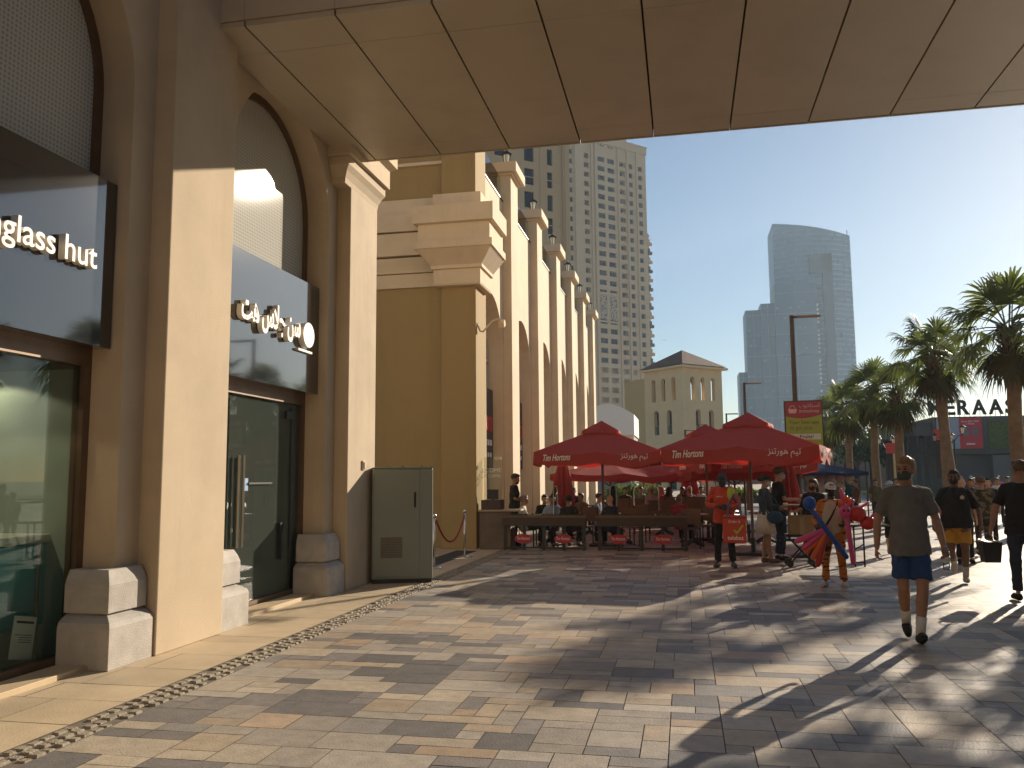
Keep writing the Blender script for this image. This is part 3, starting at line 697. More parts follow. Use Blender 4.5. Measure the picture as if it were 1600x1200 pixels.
# pale building and trees behind the palms
t = thing('pale_block', 'beige two storey building with dark openings behind the palm row', 'building', (14, 96, 0))
MB().box(-2, 14, 0, 8, 0, 6.0).box(-2.2, 14.2, -.4, 8, 4.3, 4.9).build('wall', mat('beige_wall', (.30, .25, .19), .85, .1, .5), t)
for k in range(7): MB().box(-1.4+k*2.1, -.2+k*2.1, -.06, .02, .1, 3.2).build('opening', mat('dark_opening', (.03, .028, .028), .6), t)
for k in range(5): MB().box(-1.2+k*3, -.9+k*3, -1.2, -.9, 0, 4.3).build('column', mat('beige_wall'), t)
t = thing('brick_block', 'low brick coloured block on the horizon between tower house and glass tower', 'building', (9, 160, 0))
MB().box(-3, 6, 0, 8, 0, 10.5).box(-3.2, 6.2, -.2, 8.2, 10.5, 11.0).build('wall', mat('brick_far', (.22, .13, .10), .85), t)
q = MB()
for k in range(4): q.box(-2.4+k*2.1, -1.2+k*2.1, -.05, .02, 7, 9)
q.build('window', PANE, t)
# ================================================================== PEOPLE
SKINS = {k: mat('skin_'+k, c, .55, .08, 14, .1, 90) for k, c in dict(fair=(.48, .27, .18), tan=(.32, .17, .10), brown=(.17, .085, .05), dark=(.05, .028, .02)).items()}
HAIRS = {k: mat('hair_'+k, c, .55, .4, 40, .5, 120) for k, c in dict(black=(.012, .009, .008), brown=(.09, .05, .025), blond=(.20, .12, .05), grey=(.25, .24, .23)).items()}
EYE = mat('eye_dark', (.02, .015, .012), .2)
CLOTH = {}
def cloth(c, rough=.85, var=.15):
    k = tuple(round(x, 3) for x in c)
    if k not in CLOTH: CLOTH[k] = mat('cloth_%d' % len(CLOTH), c, rough, var, 12, .3, 220)
    return CLOTH[k]
FOLD = bpy.data.textures.new('folds', 'CLOUDS'); FOLD.noise_scale = .085; FOLD.noise_depth = 2
HAIRT = bpy.data.textures.new('hair_tufts', 'CLOUDS'); HAIRT.noise_scale = .026; HAIRT.noise_depth = 2
def skinned(mb, name, m, parent, voxel, fold=0., tex=None, smooth=3):
    o = mb.build(name, m, parent)
    rm = o.modifiers.new('remesh', 'REMESH'); rm.mode = 'VOXEL'; rm.voxel_size = voxel; rm.use_smooth_shade = True
    if smooth: s = o.modifiers.new('smooth', 'SMOOTH'); s.factor = .5; s.iterations = smooth
    if fold: d = o.modifiers.new('folds', 'DISPLACE'); d.texture = tex or FOLD; d.strength = fold; d.mid_level = .5; d.texture_coords = 'LOCAL'
    return o
STAND = dict(pel=(0, 0, .95), wai=(0, .01, 1.09), che=(0, .0, 1.30), nec=(0, -.015, 1.49), hea=(0, .03, 1.635),
             Lhi=(-.09, 0, .91), Lkn=(-.10, .02, .50), Lan=(-.11, -.03, .085), Lto=(-.13, .13, .03), Rhi=(.09, 0, .91), Rkn=(.10, .02, .50), Ran=(.11, -.03, .085), Rto=(.13, .13, .03),
             Lsh=(-.172, -.01, 1.42), Lel=(-.235, -.03, 1.14), Lwr=(-.235, .06, .89), Rsh=(.172, -.01, 1.42), Rel=(.235, -.03, 1.14), Rwr=(.235, .06, .89))
SIT = dict(STAND, pel=(0, 0, .52), wai=(0, -.05, .66), che=(0, -.06, .87), nec=(0, -.05, 1.06), hea=(0, .0, 1.20),
           Lhi=(-.09, .02, .50), Lkn=(-.13, .43, .50), Lan=(-.13, .42, .085), Lto=(-.14, .58, .03), Rhi=(.09, .02, .50), Rkn=(.13, .43, .50), Ran=(.13, .42, .085), Rto=(.14, .58, .03),
           Lsh=(-.172, -.05, .985), Lel=(-.23, .08, .74), Lwr=(-.12, .32, .76), Rsh=(.172, -.05, .985), Rel=(.23, .08, .74), Rwr=(.12, .32, .76))
WALK = dict(STAND, Lkn=(-.09, .16, .51), Lan=(-.09, .20, .10), Lto=(-.10, .36, .06), Rkn=(.09, .03, .50), Ran=(.09, -.26, .14), Rto=(.09, -.12, .03),
            Lel=(-.24, -.10, 1.15), Lwr=(-.24, -.02, .90), Rel=(.24, .02, 1.14), Rwr=(.22, .17, .92))
def V(p): return Vector(p)
def lerp(a, b, t): return V(a)*(1-t)+V(b)*t
def person(label, xy, face, h=1.75, base=STAND, J=None, skin='tan', hair='black', hairstyle='short', shirt=None, sleeve=.75, hem=-.10, trousers=None, leg=1.9, skirt=None, shoes=None,
           socks=None, mask=None, cap=None, fat=1., near=False, look=(0, 0), group=None, extra=None, z=0, chair=None, apron=None, shirt_m=None, trouser_m=None, grip=.5):
    """facing: azimuth in degrees clockwise from +Y. Joints in metres for a 1.75 m body facing +Y"""
    P = thing('person', label, 'person', (xy[0], xy[1], z), -R(face), group)
    P.scale = (h/1.75,)*3
    j = {k: V(v) for k, v in dict(base, **(J or {})).items()}
    vx = .0085 if near else .014; sk = SKINS[skin]
    side = (j['Rsh']-j['Lsh']).normalized(); hips = (j['Rhi']-j['Lhi']).normalized()
    def torso(mb, g, z0=-.09, top=True, zs=None):
        hp_ = .012 if g else 0; wl = .012 if g else 0
        spec = [(z0, (.156+2*hp_)*fat, (.112+2*hp_)*fat), (0., (.160+hp_)*fat, (.118+hp_)*fat), ('wai', (.140+wl)*fat, (.106+wl)*fat*(1.05 if fat > 1.1 else 1)), ('che', .160*fat**.6, .112*fat**.7), ('sho', .135, .082), ('nec', .062, .060)]
        rings = []
        upd = (j['wai']-j['pel']).normalized()
        for s, a, d in spec:
            if s == 'sho': c = (j['Lsh']+j['Rsh'])*.5+V((0, 0, .02)); ax = side
            elif s == 'nec': c = V(j['nec']); ax = side
            elif isinstance(s, str): c = V(j[s]); ax = (hips*.4+side*.6).normalized() if s == 'wai' else side
            else: c = j['pel']+upd*s; ax = hips
            if s == 'nec' and not top: c = c-V((0, 0, .005)); a += .012; d += .012
            t = upd if not isinstance(s, str) else (j['nec']-j['wai']).normalized()
            fwd = t.cross(ax).normalized(); a, d = a+g, d+g
            rings.append([c+ax*a*math.copysign(abs(math.cos(q))**.82, math.cos(q))+fwd*d*math.sin(q) for q in [k*2*math.pi/18 for k in range(18)]])
        mb.loft(rings)
    # ---- the body, one surface
    b = MB(); torso(b, 0)
    b.tube([j['nec']-V((0, 0, .05)), lerp(j['nec'], j['hea'], .75)], [.062, .056], 12)
    HM = Matrix.Translation(j['hea']+V((0, 0, .005))) @ Matrix.Scale(1.05, 4) @ Matrix.Rotation(-R(look[0]), 4, 'Z') @ Matrix.Rotation(R(look[1]), 4, 'X')
    b.ell((0, -.012, .022), (.075, .094, .098), M=HM); b.ell((0, .022, -.055), (.056, .066, .062), M=HM); b.ell((0, .092, -.018), (.014, .022, .026), 8, 6, M=HM)
    b.ell((0, .07, .03), (.055, .022, .014), 8, 6, M=HM); b.ell((0, .083, -.062), (.022, .012, .012), 8, 6, M=HM)
    for s in (-1, 1): b.ell((s*.077, -.008, -.008), (.011, .022, .034), 8, 6, M=HM)
    for S in 'LR':
        sh, el, wr = j[S+'sh'], j[S+'el'], j[S+'wr']; s = -1 if S == 'L' else 1
        b.ell(sh, (.048, .052, .048)); b.tube([lerp(sh, j['che'], .25)+V((0, 0, .05)), sh, lerp(sh, el, .45), el, lerp(el, wr, .3), wr], [.046, .050*fat**.4, .046*fat**.5, .038, .041, .026], 10)
        # hand: palm, four fingers, thumb
        d = (wr-el).normalized(); n = d.cross(V((0, 0, 1))); n = n.normalized() if n.length > .1 else V((1, 0, 0))
        inw = V((-s, 0, 0)); inw = (inw-d*inw.dot(d)); inw = inw.normalized() if inw.length > .1 else n   # palm normal
        ac = d.cross(inw).normalized()*(-s)
        if ac.y < 0: ac = -ac
        b.tube([wr-d*.015, wr+d*.03, wr+d*.085], [.024, .037, .038], 10, flat=.55)
        for q, ln in ((-1.5, .062), (-.5, .078), (.5, .084), (1.5, .074)):
            k0 = wr+d*.082-ac*q*-.019; k1 = k0+(d*(1-grip*.5)+inw*grip*.7)*ln*.5; k2 = k1+(d*(1-grip*1.3)+inw*grip*1.3)*ln*.5
            b.tube([k0-d*.02, k0, k1, k2], [.0095, .0095, .0085, .007], 6)
        t0 = wr+d*.03+ac*.03; b.tube([t0-ac*.012, t0+(d*.6+ac*.7+inw*.2)*.035, t0+(d*.9+ac*.5+inw*.5)*.062], [.013, .011, .008], 6)
        hi, kn, an, to = j[S+'hi'], j[S+'kn'], j[S+'an'], j[S+'to']
        back = V((0, -.02, 0)) if abs((kn-an).z) > .3 else V((0, 0, -.015))
        kk = .74 if trousers is not None and leg > 1.3 else 1
        b.tube([hi+V((0, 0, .03)), lerp(hi, kn, .12), lerp(hi, kn, .55), kn, lerp(kn, an, .3)+back, lerp(kn, an, .72), an], [q_*kk for q_ in (.084*fat, .088*fat, .071*fat**.7, .055, .057, .042, .036)], 12)
        f = (to-an); f.z = 0; f = f.normalized() if f.length > .01 else V((0, 1, 0))
        b.tube([an-f*.035-V((0, 0, .035)), an+f*.02-V((0, 0, .03)), lerp(an, to, .6), to], [.034, .04, .038, .024], 8)
    skinned(b, 'body', sk, P, vx, smooth=2)
    if near:
        e = MB()
        for s in (-1, 1): e.ell((s*.031, .076, .012), (.015, .01, .008), 8, 6, M=HM)
        for s in (-1, 1): e.ell((s*.032, .083, .034), (.022, .008, .0045), 8, 4, M=HM)
        e.build('eyes', EYE, P, True)
    # ---- clothes
    g = .016
    if shirt is not None:
        b = MB(); torso(b, g, hem, top=False)
        for S in 'LR':
            sh, el, wr = j[S+'sh'], j[S+'el'], j[S+'wr']; b.ell(sh, (.055, .060, .054)); b.tube([j['nec']-V((0, 0, .045)), lerp(j['nec'], sh, .6)-V((0, 0, .008)), sh], [.062, .058, .054], 10)
            pts = [lerp(sh, j['che'], .2)+V((0, 0, .04)), sh]; rr = [.052, .056]
            if sleeve <= 1: pts += [lerp(sh, el, sleeve*.6), lerp(sh, el, sleeve)]; rr += [.060*fat**.4, .066*fat**.4]
            else: pts += [lerp(sh, el, .6), el, lerp(el, wr, (sleeve-1)*.5), lerp(el, wr, sleeve-1)]; rr += [.058, .052, .048, .041]
            b.tube(pts, rr, 12)
        skinned(b, 'shirt', shirt_m or cloth(shirt), P, .012 if near else .017, .034, smooth=3)
    if trousers is not None:
        b = MB()
        upd = (j['wai']-j['pel']).normalized(); fwd = upd.cross(hips).normalized(); rings = []
        for s, a, d in ((.09, .148, .108), (.0, .166, .124), (-.08, .164, .124), (-.12, .10, .10)): rings.append([j['pel']+upd*s+hips*(a*fat*math.cos(q))+fwd*(d*fat*math.sin(q)) for q in [k*2*math.pi/18 for k in range(18)]])
        b.loft(rings)
        for S in 'LR':
            hi, kn, an = j[S+'hi'], j[S+'kn'], j[S+'an']; pts = [hi+V((0, 0, .04)), lerp(hi, kn, .2)]; rr = [.086*fat**.6, .090*fat**.6]
            if leg <= 1: pts += [lerp(hi, kn, leg*.6), lerp(hi, kn, leg)]; rr += [.090*fat**.5, .096*fat**.45]
            else: pts += [lerp(hi, kn, .6), kn, lerp(kn, an, (leg-1)*.5), lerp(kn, an, leg-1)]; rr += [.08*fat**.6, .066, .063, .060]
            b.tube(pts, rr, 12)
        skinned(b, 'trousers' if leg > 1.2 else 'shorts', trouser_m or cloth(trousers), P, .012 if near else .017, .030, smooth=2)
    if skirt is not None:
        b = MB(); rings = []
        for s, a, d in ((.12, .15, .11), (.0, .19, .145), (-.15, .21, .17), (-.36, .245, .205)): rings.append([j['pel']+V((a*(1+.05*math.cos(q*7))*math.cos(q), d*(1+.05*math.cos(q*7))*math.sin(q), s)) for q in [k*2*math.pi/42 for k in range(42)]])
        b.loft(rings); b.build('skirt', skirt if not isinstance(skirt, tuple) else cloth(skirt), P, True)
    for S in 'LR':
        an, to = j[S+'an'], j[S+'to']; f = (to-an); f.z = 0; f = f.normalized() if f.length > .01 else V((0, 1, 0)); dn = V((0, 0, -.042))
        if shoes is not None:
            b = MB(); b.tube([an-f*.05+dn, an-f*.02+dn*.9, an+f*.03+dn*.8, lerp(an, to, .62)+V((0, 0, .0)), to+f*.02], [.036, .047, .048, .046, .03], 10)
            b.tube([an+dn, an+V((0, 0, .005))], [.046, .044], 10)
            skinned(b, 'shoe', cloth(shoes), P, .011, smooth=2)
        if socks is not None:
            b = MB().tube([an-V((0, 0, .01)), lerp(an, j[S+'kn'], .2), lerp(an, j[S+'kn'], .40)], [.042, .046, .052], 12); b.build('sock', cloth(socks), P, True)
    if hair and hairstyle != 'bald':
        b = MB(); b.ell((0, -.028, .045), (.083, .094, .088), 14, 9, M=HM); b.ell((0, .02, .088), (.066, .068, .040), M=HM)
        for s in (-1, 1): b.ell((s*.071, -.012, .025), (.014, .035, .045), 8, 6, M=HM)
        if hairstyle == 'long': b.tube([HM @ V((0, -.06, .03)), HM @ V((0, -.085, -.08)), HM @ V((0, -.075, -.22))], [.085, .085, .06], 12)
        if hairstyle == 'bun': b.ell((0, -.125, .03), (.045, .045, .045), M=HM)
        if hairstyle == 'quiff': b.ell((-.02, .05, .105), (.06, .05, .035), M=HM)
        if hairstyle == 'veil': b.tube([HM @ V((0, -.02, .05)), HM @ V((0, -.04, -.10)), HM @ V((0, -.05, -.32))], [.1, .11, .20], 14, flat=.75)
        if hairstyle == 'beard': b.ell((0, .035, -.075), (.058, .062, .045), M=HM)
        skinned(b, 'hair' if hairstyle != 'veil' else 'head_scarf', HAIRS.get(hair) or cloth(hair), P, .009, .024, HAIRT, 1)
    if mask is not None:
        b = MB(); b.ell((0, .038, -.046), (.064, .066, .056), M=HM); b.tube([HM @ V((-.078, -.02, -.01)), HM @ V((-.05, .06, -.04)), HM @ V((.05, .06, -.04)), HM @ V((.078, -.02, -.01))], .006, 5)
        b.build('face_mask', cloth(mask), P, True)
    if cap is not None:
        b = MB(); rings = []
        for zz, k in ((.035, 1), (.06, 1.0), (.09, .93), (.118, .72), (.134, .4), (.138, .08)): rings.append([HM @ V((.088*k*math.cos(q), -.012+.108*k*math.sin(q), zz)) for q in [i*2*math.pi/20 for i in range(20)]])
        b.loft(rings); b.ell((0, .115, .038), (.068, .075, .010), 14, 6, M=HM); b.build('cap', cloth(cap), P, True)
    P['joints'] = 0; del P['joints']
    P_M = Matrix.Translation((xy[0], xy[1], z)) @ Matrix.Rotation(-R(face), 4, 'Z') @ Matrix.Scale(h/1.75, 4)
    return P, P_M, j, HM
def hand(pm, j, S, t=.07): return pm @ (j[S+'wr']+(j[S+'wr']-j[S+'el']).normalized()*t)
# ================================================================== PALMS
FROND = mat('palm_green', (.075, .095, .032), .5, .35, 5, spec=.4); translucent(FROND, (.15, .19, .04), .4)
DEAD = mat('palm_dry', (.07, .062, .026), .8, .3, 4); TRUNK = mat('palm_trunk', (.20, .14, .085), .9, .3, 5, .9, 22); STUB = mat('palm_stubs', (.11, .07, .04), .9, .4, 7, .8, 30)
def fan(b, base, az, el, pet, rad, droop, n=20):
    d = V((math.cos(az)*math.cos(el), math.sin(az)*math.cos(el), math.sin(el))); sdv = V((-math.sin(az), math.cos(az), 0)); u = sdv.cross(d)*-1
    if u.z < 0: u = -u
    hub = base+d*pet-V((0, 0, pet*pet*.12))
    b.tube([base, lerp(base, hub, .5)+V((0, 0, .04)), hub], [.022, .016, .012], 4)
    d2 = (d-V((0, 0, .25))).normalized()
    tw = rnd.uniform(-.5, .5); sv = (sdv*math.cos(tw)+u*math.sin(tw)).normalized()
    for k in range(n):
        a = -1.9+3.8*k/(n-1)+rnd.uniform(-.05, .05); L = rad*(1-.10*abs(a))*rnd.uniform(.85, 1.08)
        dr = d2*math.cos(a)+sv*math.sin(a)+u*.12*math.cos(a*2)
        p1 = hub+dr*L*.5; p2 = hub+dr*L*.82-V((0, 0, droop*L*.16)); p3 = hub+dr*L-V((0, 0, droop*L*.42))
        w0 = (dr.cross(u)).normalized(); wd = .5*L*3.8/(n-1)*.55
        b.face([hub, p1-w0*wd, p1+w0*wd]); b.face([p1-w0*wd, p2-w0*wd*.45, p2+w0*wd*.45, p1+w0*wd]); b.face([p2-w0*wd*.45, p3, p2+w0*wd*.45])
def make_palm(label, xy, h, crown, seed, lean=0.):
    rnd.seed(seed); t = thing('palm_tree', label, 'palm tree', (xy[0], xy[1], 0), 0, 'fan palms along the promenade')
    b = MB(); pts = []; rr = []
    for i in range(15):
        z = h*i/14; pts.append((lean*(z/h)**1.5+.02*math.sin(z*2), .02*math.cos(z*1.7), z)); rr.append(.185-.03*i/14+(.09 if i == 0 else 0)+.010*(i % 2))
    b.tube(pts, rr, 14); b.build('trunk', TRUNK, t, True)
    top = V((lean, 0, h)); b = MB()
    for k in range(70):
        a = k*2.399; z = h-1.35*(k/70); rr_ = .15; p = top+V((math.cos(a)*rr_, math.sin(a)*rr_, z-h)); o = V((math.cos(a), math.sin(a), .9))
        b.tube([p, p+o*.10, p+o*.19], [.045, .035, .012], 4)
    b.build('leaf_base', STUB, t)
    b = MB()
    for k in range(28):
        a = k*2.399+rnd.uniform(-.3, .3); e = R(86-128*((k+.5)/28)**.9+rnd.uniform(-7, 7))
        fan(b, top+V((math.cos(a)*.1, math.sin(a)*.1, rnd.uniform(-.1, .2))), a, e, crown*.52*rnd.uniform(.8, 1.15), crown*.54*rnd.uniform(.8, 1.1), .6+.6*(k/28), 22)
    b.build('crown', FROND, t)
    b = MB()
    for k in range(11):
        a = k*2.399; e = R(-38-38*rnd.random()); fan(b, top+V((math.cos(a)*.13, math.sin(a)*.13, -.2-.3*rnd.random())), a, e, crown*.34, crown*.42, 1.0, 16)
    b.build('dry_skirt', DEAD, t); return t
PALMS = [('tall fan palm at the right frame edge, nearest of the row in view', (8.75, 24.8), 5.55, 1.75), ('fan palm leaning left in front of the rooftop letters', (8.98, 31.4), 5.75, 1.7, -.38), ('slim fan palm with small ragged crown behind the leaning one', (8.8, 37.6), 5.0, 1.7),
         ('fan palm with thick pale trunk beside the blue market tent', (8.75, 42.0), 5.5, 1.8), ('fan palm fifth along the row, behind the thick trunked one', (8.75, 48.3), 5.2, 1.8), ('farthest fan palm of the row beside the hanging billboard', (8.75, 54.5), 5.0, 1.9), ('fan palm of the second row whose crown shows behind the leaning palm', (11.6, 41.4), 6.4, 1.7)]
for i, p in enumerate(PALMS): make_palm(*p[:4], 20+i, *(p[4:] or (0,)))
# palms just outside the frame on the right: they throw the long shadows over the paving and show in the gloss boards
for i, (x, y, h, c) in enumerate(((9.6, 20.2, 5.3, 1.7), (13.2, 21.5, 5.4, 1.9), (9.2, 12.0, 5.3, 1.9))):
    make_palm(['fan palm beyond the right frame edge, nearest to the camera but one', 'fan palm of the second row beyond the right frame edge', 'fan palm outside the frame beside the footbridge'][i], (x, y), h, c, 40+i)
rnd.seed(11)
# ================================================================== broadleaf greenery
LEAF = mat('leaf_dark', (.045, .07, .028), .6, .35, 2); LEAFB = mat('leaf_bright', (.10, .145, .03), .6, .35, 3); translucent(LEAF, (.06, .1, .02), .25); translucent(LEAFB, (.14, .2, .03), .3)
def foliage(b, c, r, n, s):
    for _ in range(n):
        v = V((rnd.gauss(0, 1), rnd.gauss(0, 1), rnd.gauss(0, 1))).normalized()*(rnd.random()**.4); p = V(c)+V((v.x*r[0], v.y*r[1], v.z*r[2]))
        a = V((rnd.gauss(0, 1), rnd.gauss(0, 1), rnd.gauss(0, 1))).normalized(); q = a.cross(V((rnd.random(), rnd.random(), rnd.random()))).normalized(); k = s*rnd.uniform(.6, 1.3)
        b.face([p-a*k, p+q*k*.45, p+a*k, p-q*k*.45])
def tree(label, xy, h, r, n=900, s=.22, m=None, name='tree'):
    t = thing(name, label, 'tree', (xy[0], xy[1], 0)); b = MB(); b.tube([(0, 0, 0), (.05, 0, h*.35), (0, .05, h*.75)], [.16, .12, .05], 8)
    for k in range(5): a = k*1.26; b.tube([(.03, 0, h*.4), (math.cos(a)*r*.4, math.sin(a)*r*.4, h*.7)], [.06, .02], 5)
    b.build('trunk', STUB, t); b = MB()
    for k in range(9): a = k*2.4; q = rnd.uniform(.2, .75)*r; foliage(b, (math.cos(a)*q, math.sin(a)*q, h*rnd.uniform(.5, .92)), (r*.42, r*.42, h*.17), n//9, s)
    b.build('crown', m or LEAF, t); return t
for i, (x, y, h, r) in enumerate(((13.6, 72, 5.4, 2.6), (16.6, 80, 6.2, 3.0), (19.6, 86, 6.0, 3.0), (11.2, 84, 5.6, 2.6))):
    tree(['dark broadleaf tree behind the palms beside the retail block', 'dark rounded tree in front of the beige block, between two palm trunks', 'dark tree at the right end of the beige block', 'dark tree behind the hanging billboard'][i], (x, y), h, r)
for i, (x, y, w_, h_) in enumerate(((-2.3, 40, 1.7, 1.3), (.9, 44, 1.0, 1.0), (2.6, 52, 2.0, .9))):
    b = MB(); foliage(b, (0, 0, h_*.55), (w_, .8, h_*.5), 700, .17)
    t = thing('shrub', ['bright green shrub seen below the left red umbrella', 'bright green shrub between the cafe tables and the tower house', 'low green shrub far behind the delivery man'][i], 'shrub', (x, y, 0)); b.build('foliage', LEAFB, t)
    MB().box(-w_*.9, w_*.9, -.5, .5, -.02, .45).build('planter', DARK, t)
# ================================================================== UTILITY CABINET, stanchions
CG = mat('cabinet_grey_green', (.25, .275, .235), .42, .06, 1.2, .05, 120); CV = mat('vent_brown', (.16, .125, .085), .6, .2, 20)
t = thing('utility_cabinet', 'tall grey green street cabinet with louvred vents at the shop corner', 'cabinet', (-4.40, 12.9, 0), R(20))
MB().box(-.50, .46, -.04, .30, .06, 1.80).build('body', CG, t, bevel=.02)
MB().box(-.47, .25, -.055, -.038, .1, 1.78).build('door', CG, t, bevel=.006)
MB().box(-.48, .44, -.02, .28, -.01, .07).build('plinth', DARK, t)
b = MB()
for k in range(13): b.box(-.36, -.02, -.064, -.053, .40+k*.025, .414+k*.025)
b.build('vent', CV, t); b = MB()
for k in range(22): b.box(.455, .468, .06, .22, .36+k*.024, .373+k*.024)
b.build('vent', BLACK, t); MB().box(.16, .19, -.075, -.052, 1.18, 1.42).build('handle', BLACK, t, bevel=.006)
for z in (.3, .95, 1.6): MB().tube([(-.475, -.06, z), (-.475, -.06, z+.1)], .012, 8).build('hinge', CG, t)
MB().box(-.50, .46, -.05, .31, 1.80, 1.815).build('lid', CG, t, bevel=.006)
RS = mat('red_rope', (.28, .02, .02), .7, .1, 30)
for i, (x, y) in enumerate(((-4.52, 17.15), (-4.56, 15.1))):
    t = thing('stanchion', ['chrome stanchion post with ball top in front of the ochre pier', 'chrome stanchion post hidden behind the grey green cabinet'][i], 'stanchion', (x, y, 0), 0, 'rope stanchions')
    MB().tube([(0, 0, .0), (0, 0, .015), (0, 0, .03), (0, 0, .06)], [.16, .16, .1, .03], 20).build('base', STEEL, t, True)
    MB().tube([(0, 0, .05), (0, 0, .9)], .024, 12).ell((0, 0, .945), (.042, .042, .042)).build('post', STEEL, t, True)
    if i == 0: MB().tube([(0, -2.05*k/12, .86-.46*(1-(2*k/12-1)**2)*1.0) for k in range(13)], .018, 8).build('rope', RS, t, True)
tag(MB().box(-5.1, -4.62, 14.2, 18.6, .0015, .008).build('door_mat', mat('mat_dark', (.05, .045, .042), .95, .2, 30)), 'dark entrance mat beside the rope stanchions', 'mat')
t = thing('potted_palm', 'dark potted palm whose frond tips show above the grey green cabinet', 'plant', (-5.0, 14.3, 0)); b = MB()
for k in range(11): a = k*2.4; b.tube([(0, 0, .5), (math.cos(a)*.3, math.sin(a)*.3, 1.5), (math.cos(a)*.62, math.sin(a)*.62, 1.86-.1*(k % 3))], [.02, .015, .004], 4); [b.face([V((math.cos(a)*q, math.sin(a)*q, 1.2+q)), V((math.cos(a)*q-.2*math.sin(a), math.sin(a)*q+.2*math.cos(a), 1.1+q*1.15)), V((math.cos(a)*(q+.06), math.sin(a)*(q+.06), 1.25+q))]) for q in (.3, .4, .5, .6)]
b.build('fronds', LEAF, t); MB().tube([(0, 0, 0), (0, 0, .5)], [.16, .22], 16).build('pot', DARK, t)
# ================================================================== CAFE: counter, planter barriers, umbrellas, furniture
WOOD = mat('dark_wood', (.055, .034, .022), .55, .3, 4, .3, 40); WOOD2 = mat('brown_wood', (.16, .085, .045), .5, .25, 4, .3, 40)
UMB = mat('umbrella_red', (.37, .052, .042), .75, .10, 3, .2, 60); translucent(UMB, (.5, .03, .02), .32)
UMBL = mat('umbrella_red_back', (.36, .04, .03), .75, .1, 3, .2, 60); translucent(UMBL, (.5, .03, .02), .35)  # second, slightly more saturated red for the back row umbrellas
t = thing('service_counter', 'wooden service counter with small cash desk against the ochre pier', 'counter', (-4.68, 19.0, 0))
MB().box(.03, .75, 0, .6, 0, .86).build('body', mat('counter_wood', (.13, .09, .06), .6, .3, 3, .3, 30), t, bevel=.005); MB().box(0, .95, -.04, .64, .86, .90).build('top', mat('counter_top', (.35, .27, .18), .5), t, bevel=.006)
MB().box(.04, .5, .1, .5, .90, 1.12).build('cash_box', WOOD, t, bevel=.005); MB().box(.16, .42, .2, .24, 1.14, 1.36).box(.27, .31, .24, .3, 1.0, 1.3).build('screen', BLACK, t)
ACR = glass('acrylic', (.86, .88, .86), .02, 1.3)
t = thing('welcome_panel', 'clear acrylic panel with white welcome lettering above the service counter', 'panel', (-4.72, 19.75, .9))
MB().box(0, .42, -.006, .006, 0, 1.22).build('sheet', ACR, t); MB().box(.26, .42, -.02, .02, 1.16, 1.23).build('clip', STUCCO3, t)
lettering('WELCOME', WHITE, t, FY(-.26, -.008, .86), width=.68, depth=.002); lettering('CUP OF COFFEE', WHITE, t, FY(-.26, -.008, .74), width=.68, depth=.002); lettering('COLUMBIA', WHITE, t, FY(-.1, -.008, .6), width=.4, depth=.002) if False else None
def oval(b, x, y, z, rx, rz_, d): b.loft([[(x+rx*math.cos(a), yy, z+rz_*math.sin(a)) for a in [k*2*math.pi/28 for k in range(28)]] for yy in (y, y+d)])
REDS = mat('oval_red', (.42, .025, .03), .45, .05, 6)
def barrier(label, x0, x1, y, legs, ovals, z1=.78):
    t = thing('planter_barrier', label, 'barrier', (x0, y, 0), 0, 'planter barriers along the cafe edge'); L = x1-x0
    MB().box(0, L, 0, .24, z1-.24, z1).build('trough', WOOD, t, bevel=.008)
    MB().box(-.02, L+.02, -.03, .0, z1-.05, z1-.01).build('front_rail', WOOD2, t)
    for x in legs: MB().box(x-.035-x0, x+.035-x0, .08, .15, .0, z1-.24).build('leg', DARK, t)
    MB().box(0, L, .09, .14, .03, .07).build('foot_rail', DARK, t); 
    b = MB(); 
    for k in range(int(L*90)): x = rnd.uniform(.03, L-.03); yy = rnd.uniform(.03, .21); b.face([(x-.02, yy, z1-.02), (x+.02, yy+.01, z1-.02), (x+rnd.uniform(-.03, .03), yy+rnd.uniform(-.03, .03), z1+rnd.uniform(.015, .05))])
    b.build('ground_cover', LEAF, t)
    for x in ovals:
        b = MB(); oval(b, x-x0, -.01, .26, .20, .105, .03); o = b.build('oval_sign', REDS, t)
        lettering('Tim Hortons', WHITE, o, FY(x-x0-.15, -.014, .235), width=.30, height=.07, depth=.003, shear=.25)
    return t
barrier('dark timber planter barrier with two red oval signs nearest the counter', -4.1, -2.2, 18.9, (-4.05, -3.61, -3.16, -2.71, -2.25), (-3.61, -2.71))
barrier('dark timber planter barrier with two red oval signs left of the delivery man', -1.95, .03, 18.9, (-1.9, -1.48, -.97, -.51, -.02), (-1.48, -.51))
def table(label, x, y, top=(.75, .75), z=.74, rz=0):
    t = thing('cafe_table', label, 'table', (x, y, 0), rz, 'cafe tables')
    MB().box(-top[0]/2, top[0]/2, -top[1]/2, top[1]/2, z-.035, z).build('tabletop', WOOD2, t, bevel=.006)
    MB().tube([(0, 0, .1), (0, 0, z-.035)], .04, 10).build('column', BLACK, t)
    b = MB()
    for k in range(4): a = k*math.pi/2+.78; b.tube([(0, 0, .16), (math.cos(a)*.16, math.sin(a)*.16, .08), (math.cos(a)*.34, math.sin(a)*.34, .02)], [.05, .045, .02], 6)
    b.build('foot', BLACK, t); return t
def chair_proto():
    t = thing('cafe_chair', 'x', 'chair'); MB().box(-.23, .23, -.22, .22, .43, .46).build('seat', WOOD2, t, bevel=.008)
    MB().box(-.22, .22, -.25, -.225, .55, .90).build('backrest', WOOD2, t, bevel=.008)
    for x, y, h in ((-.2, .19, .43), (.2, .19, .43), (-.2, -.235, .9), (.2, -.235, .9)): MB().tube([(x, y, 0), (x, y, h)], .016, 6).build('leg', BLACK, t)
    return t
CH = []
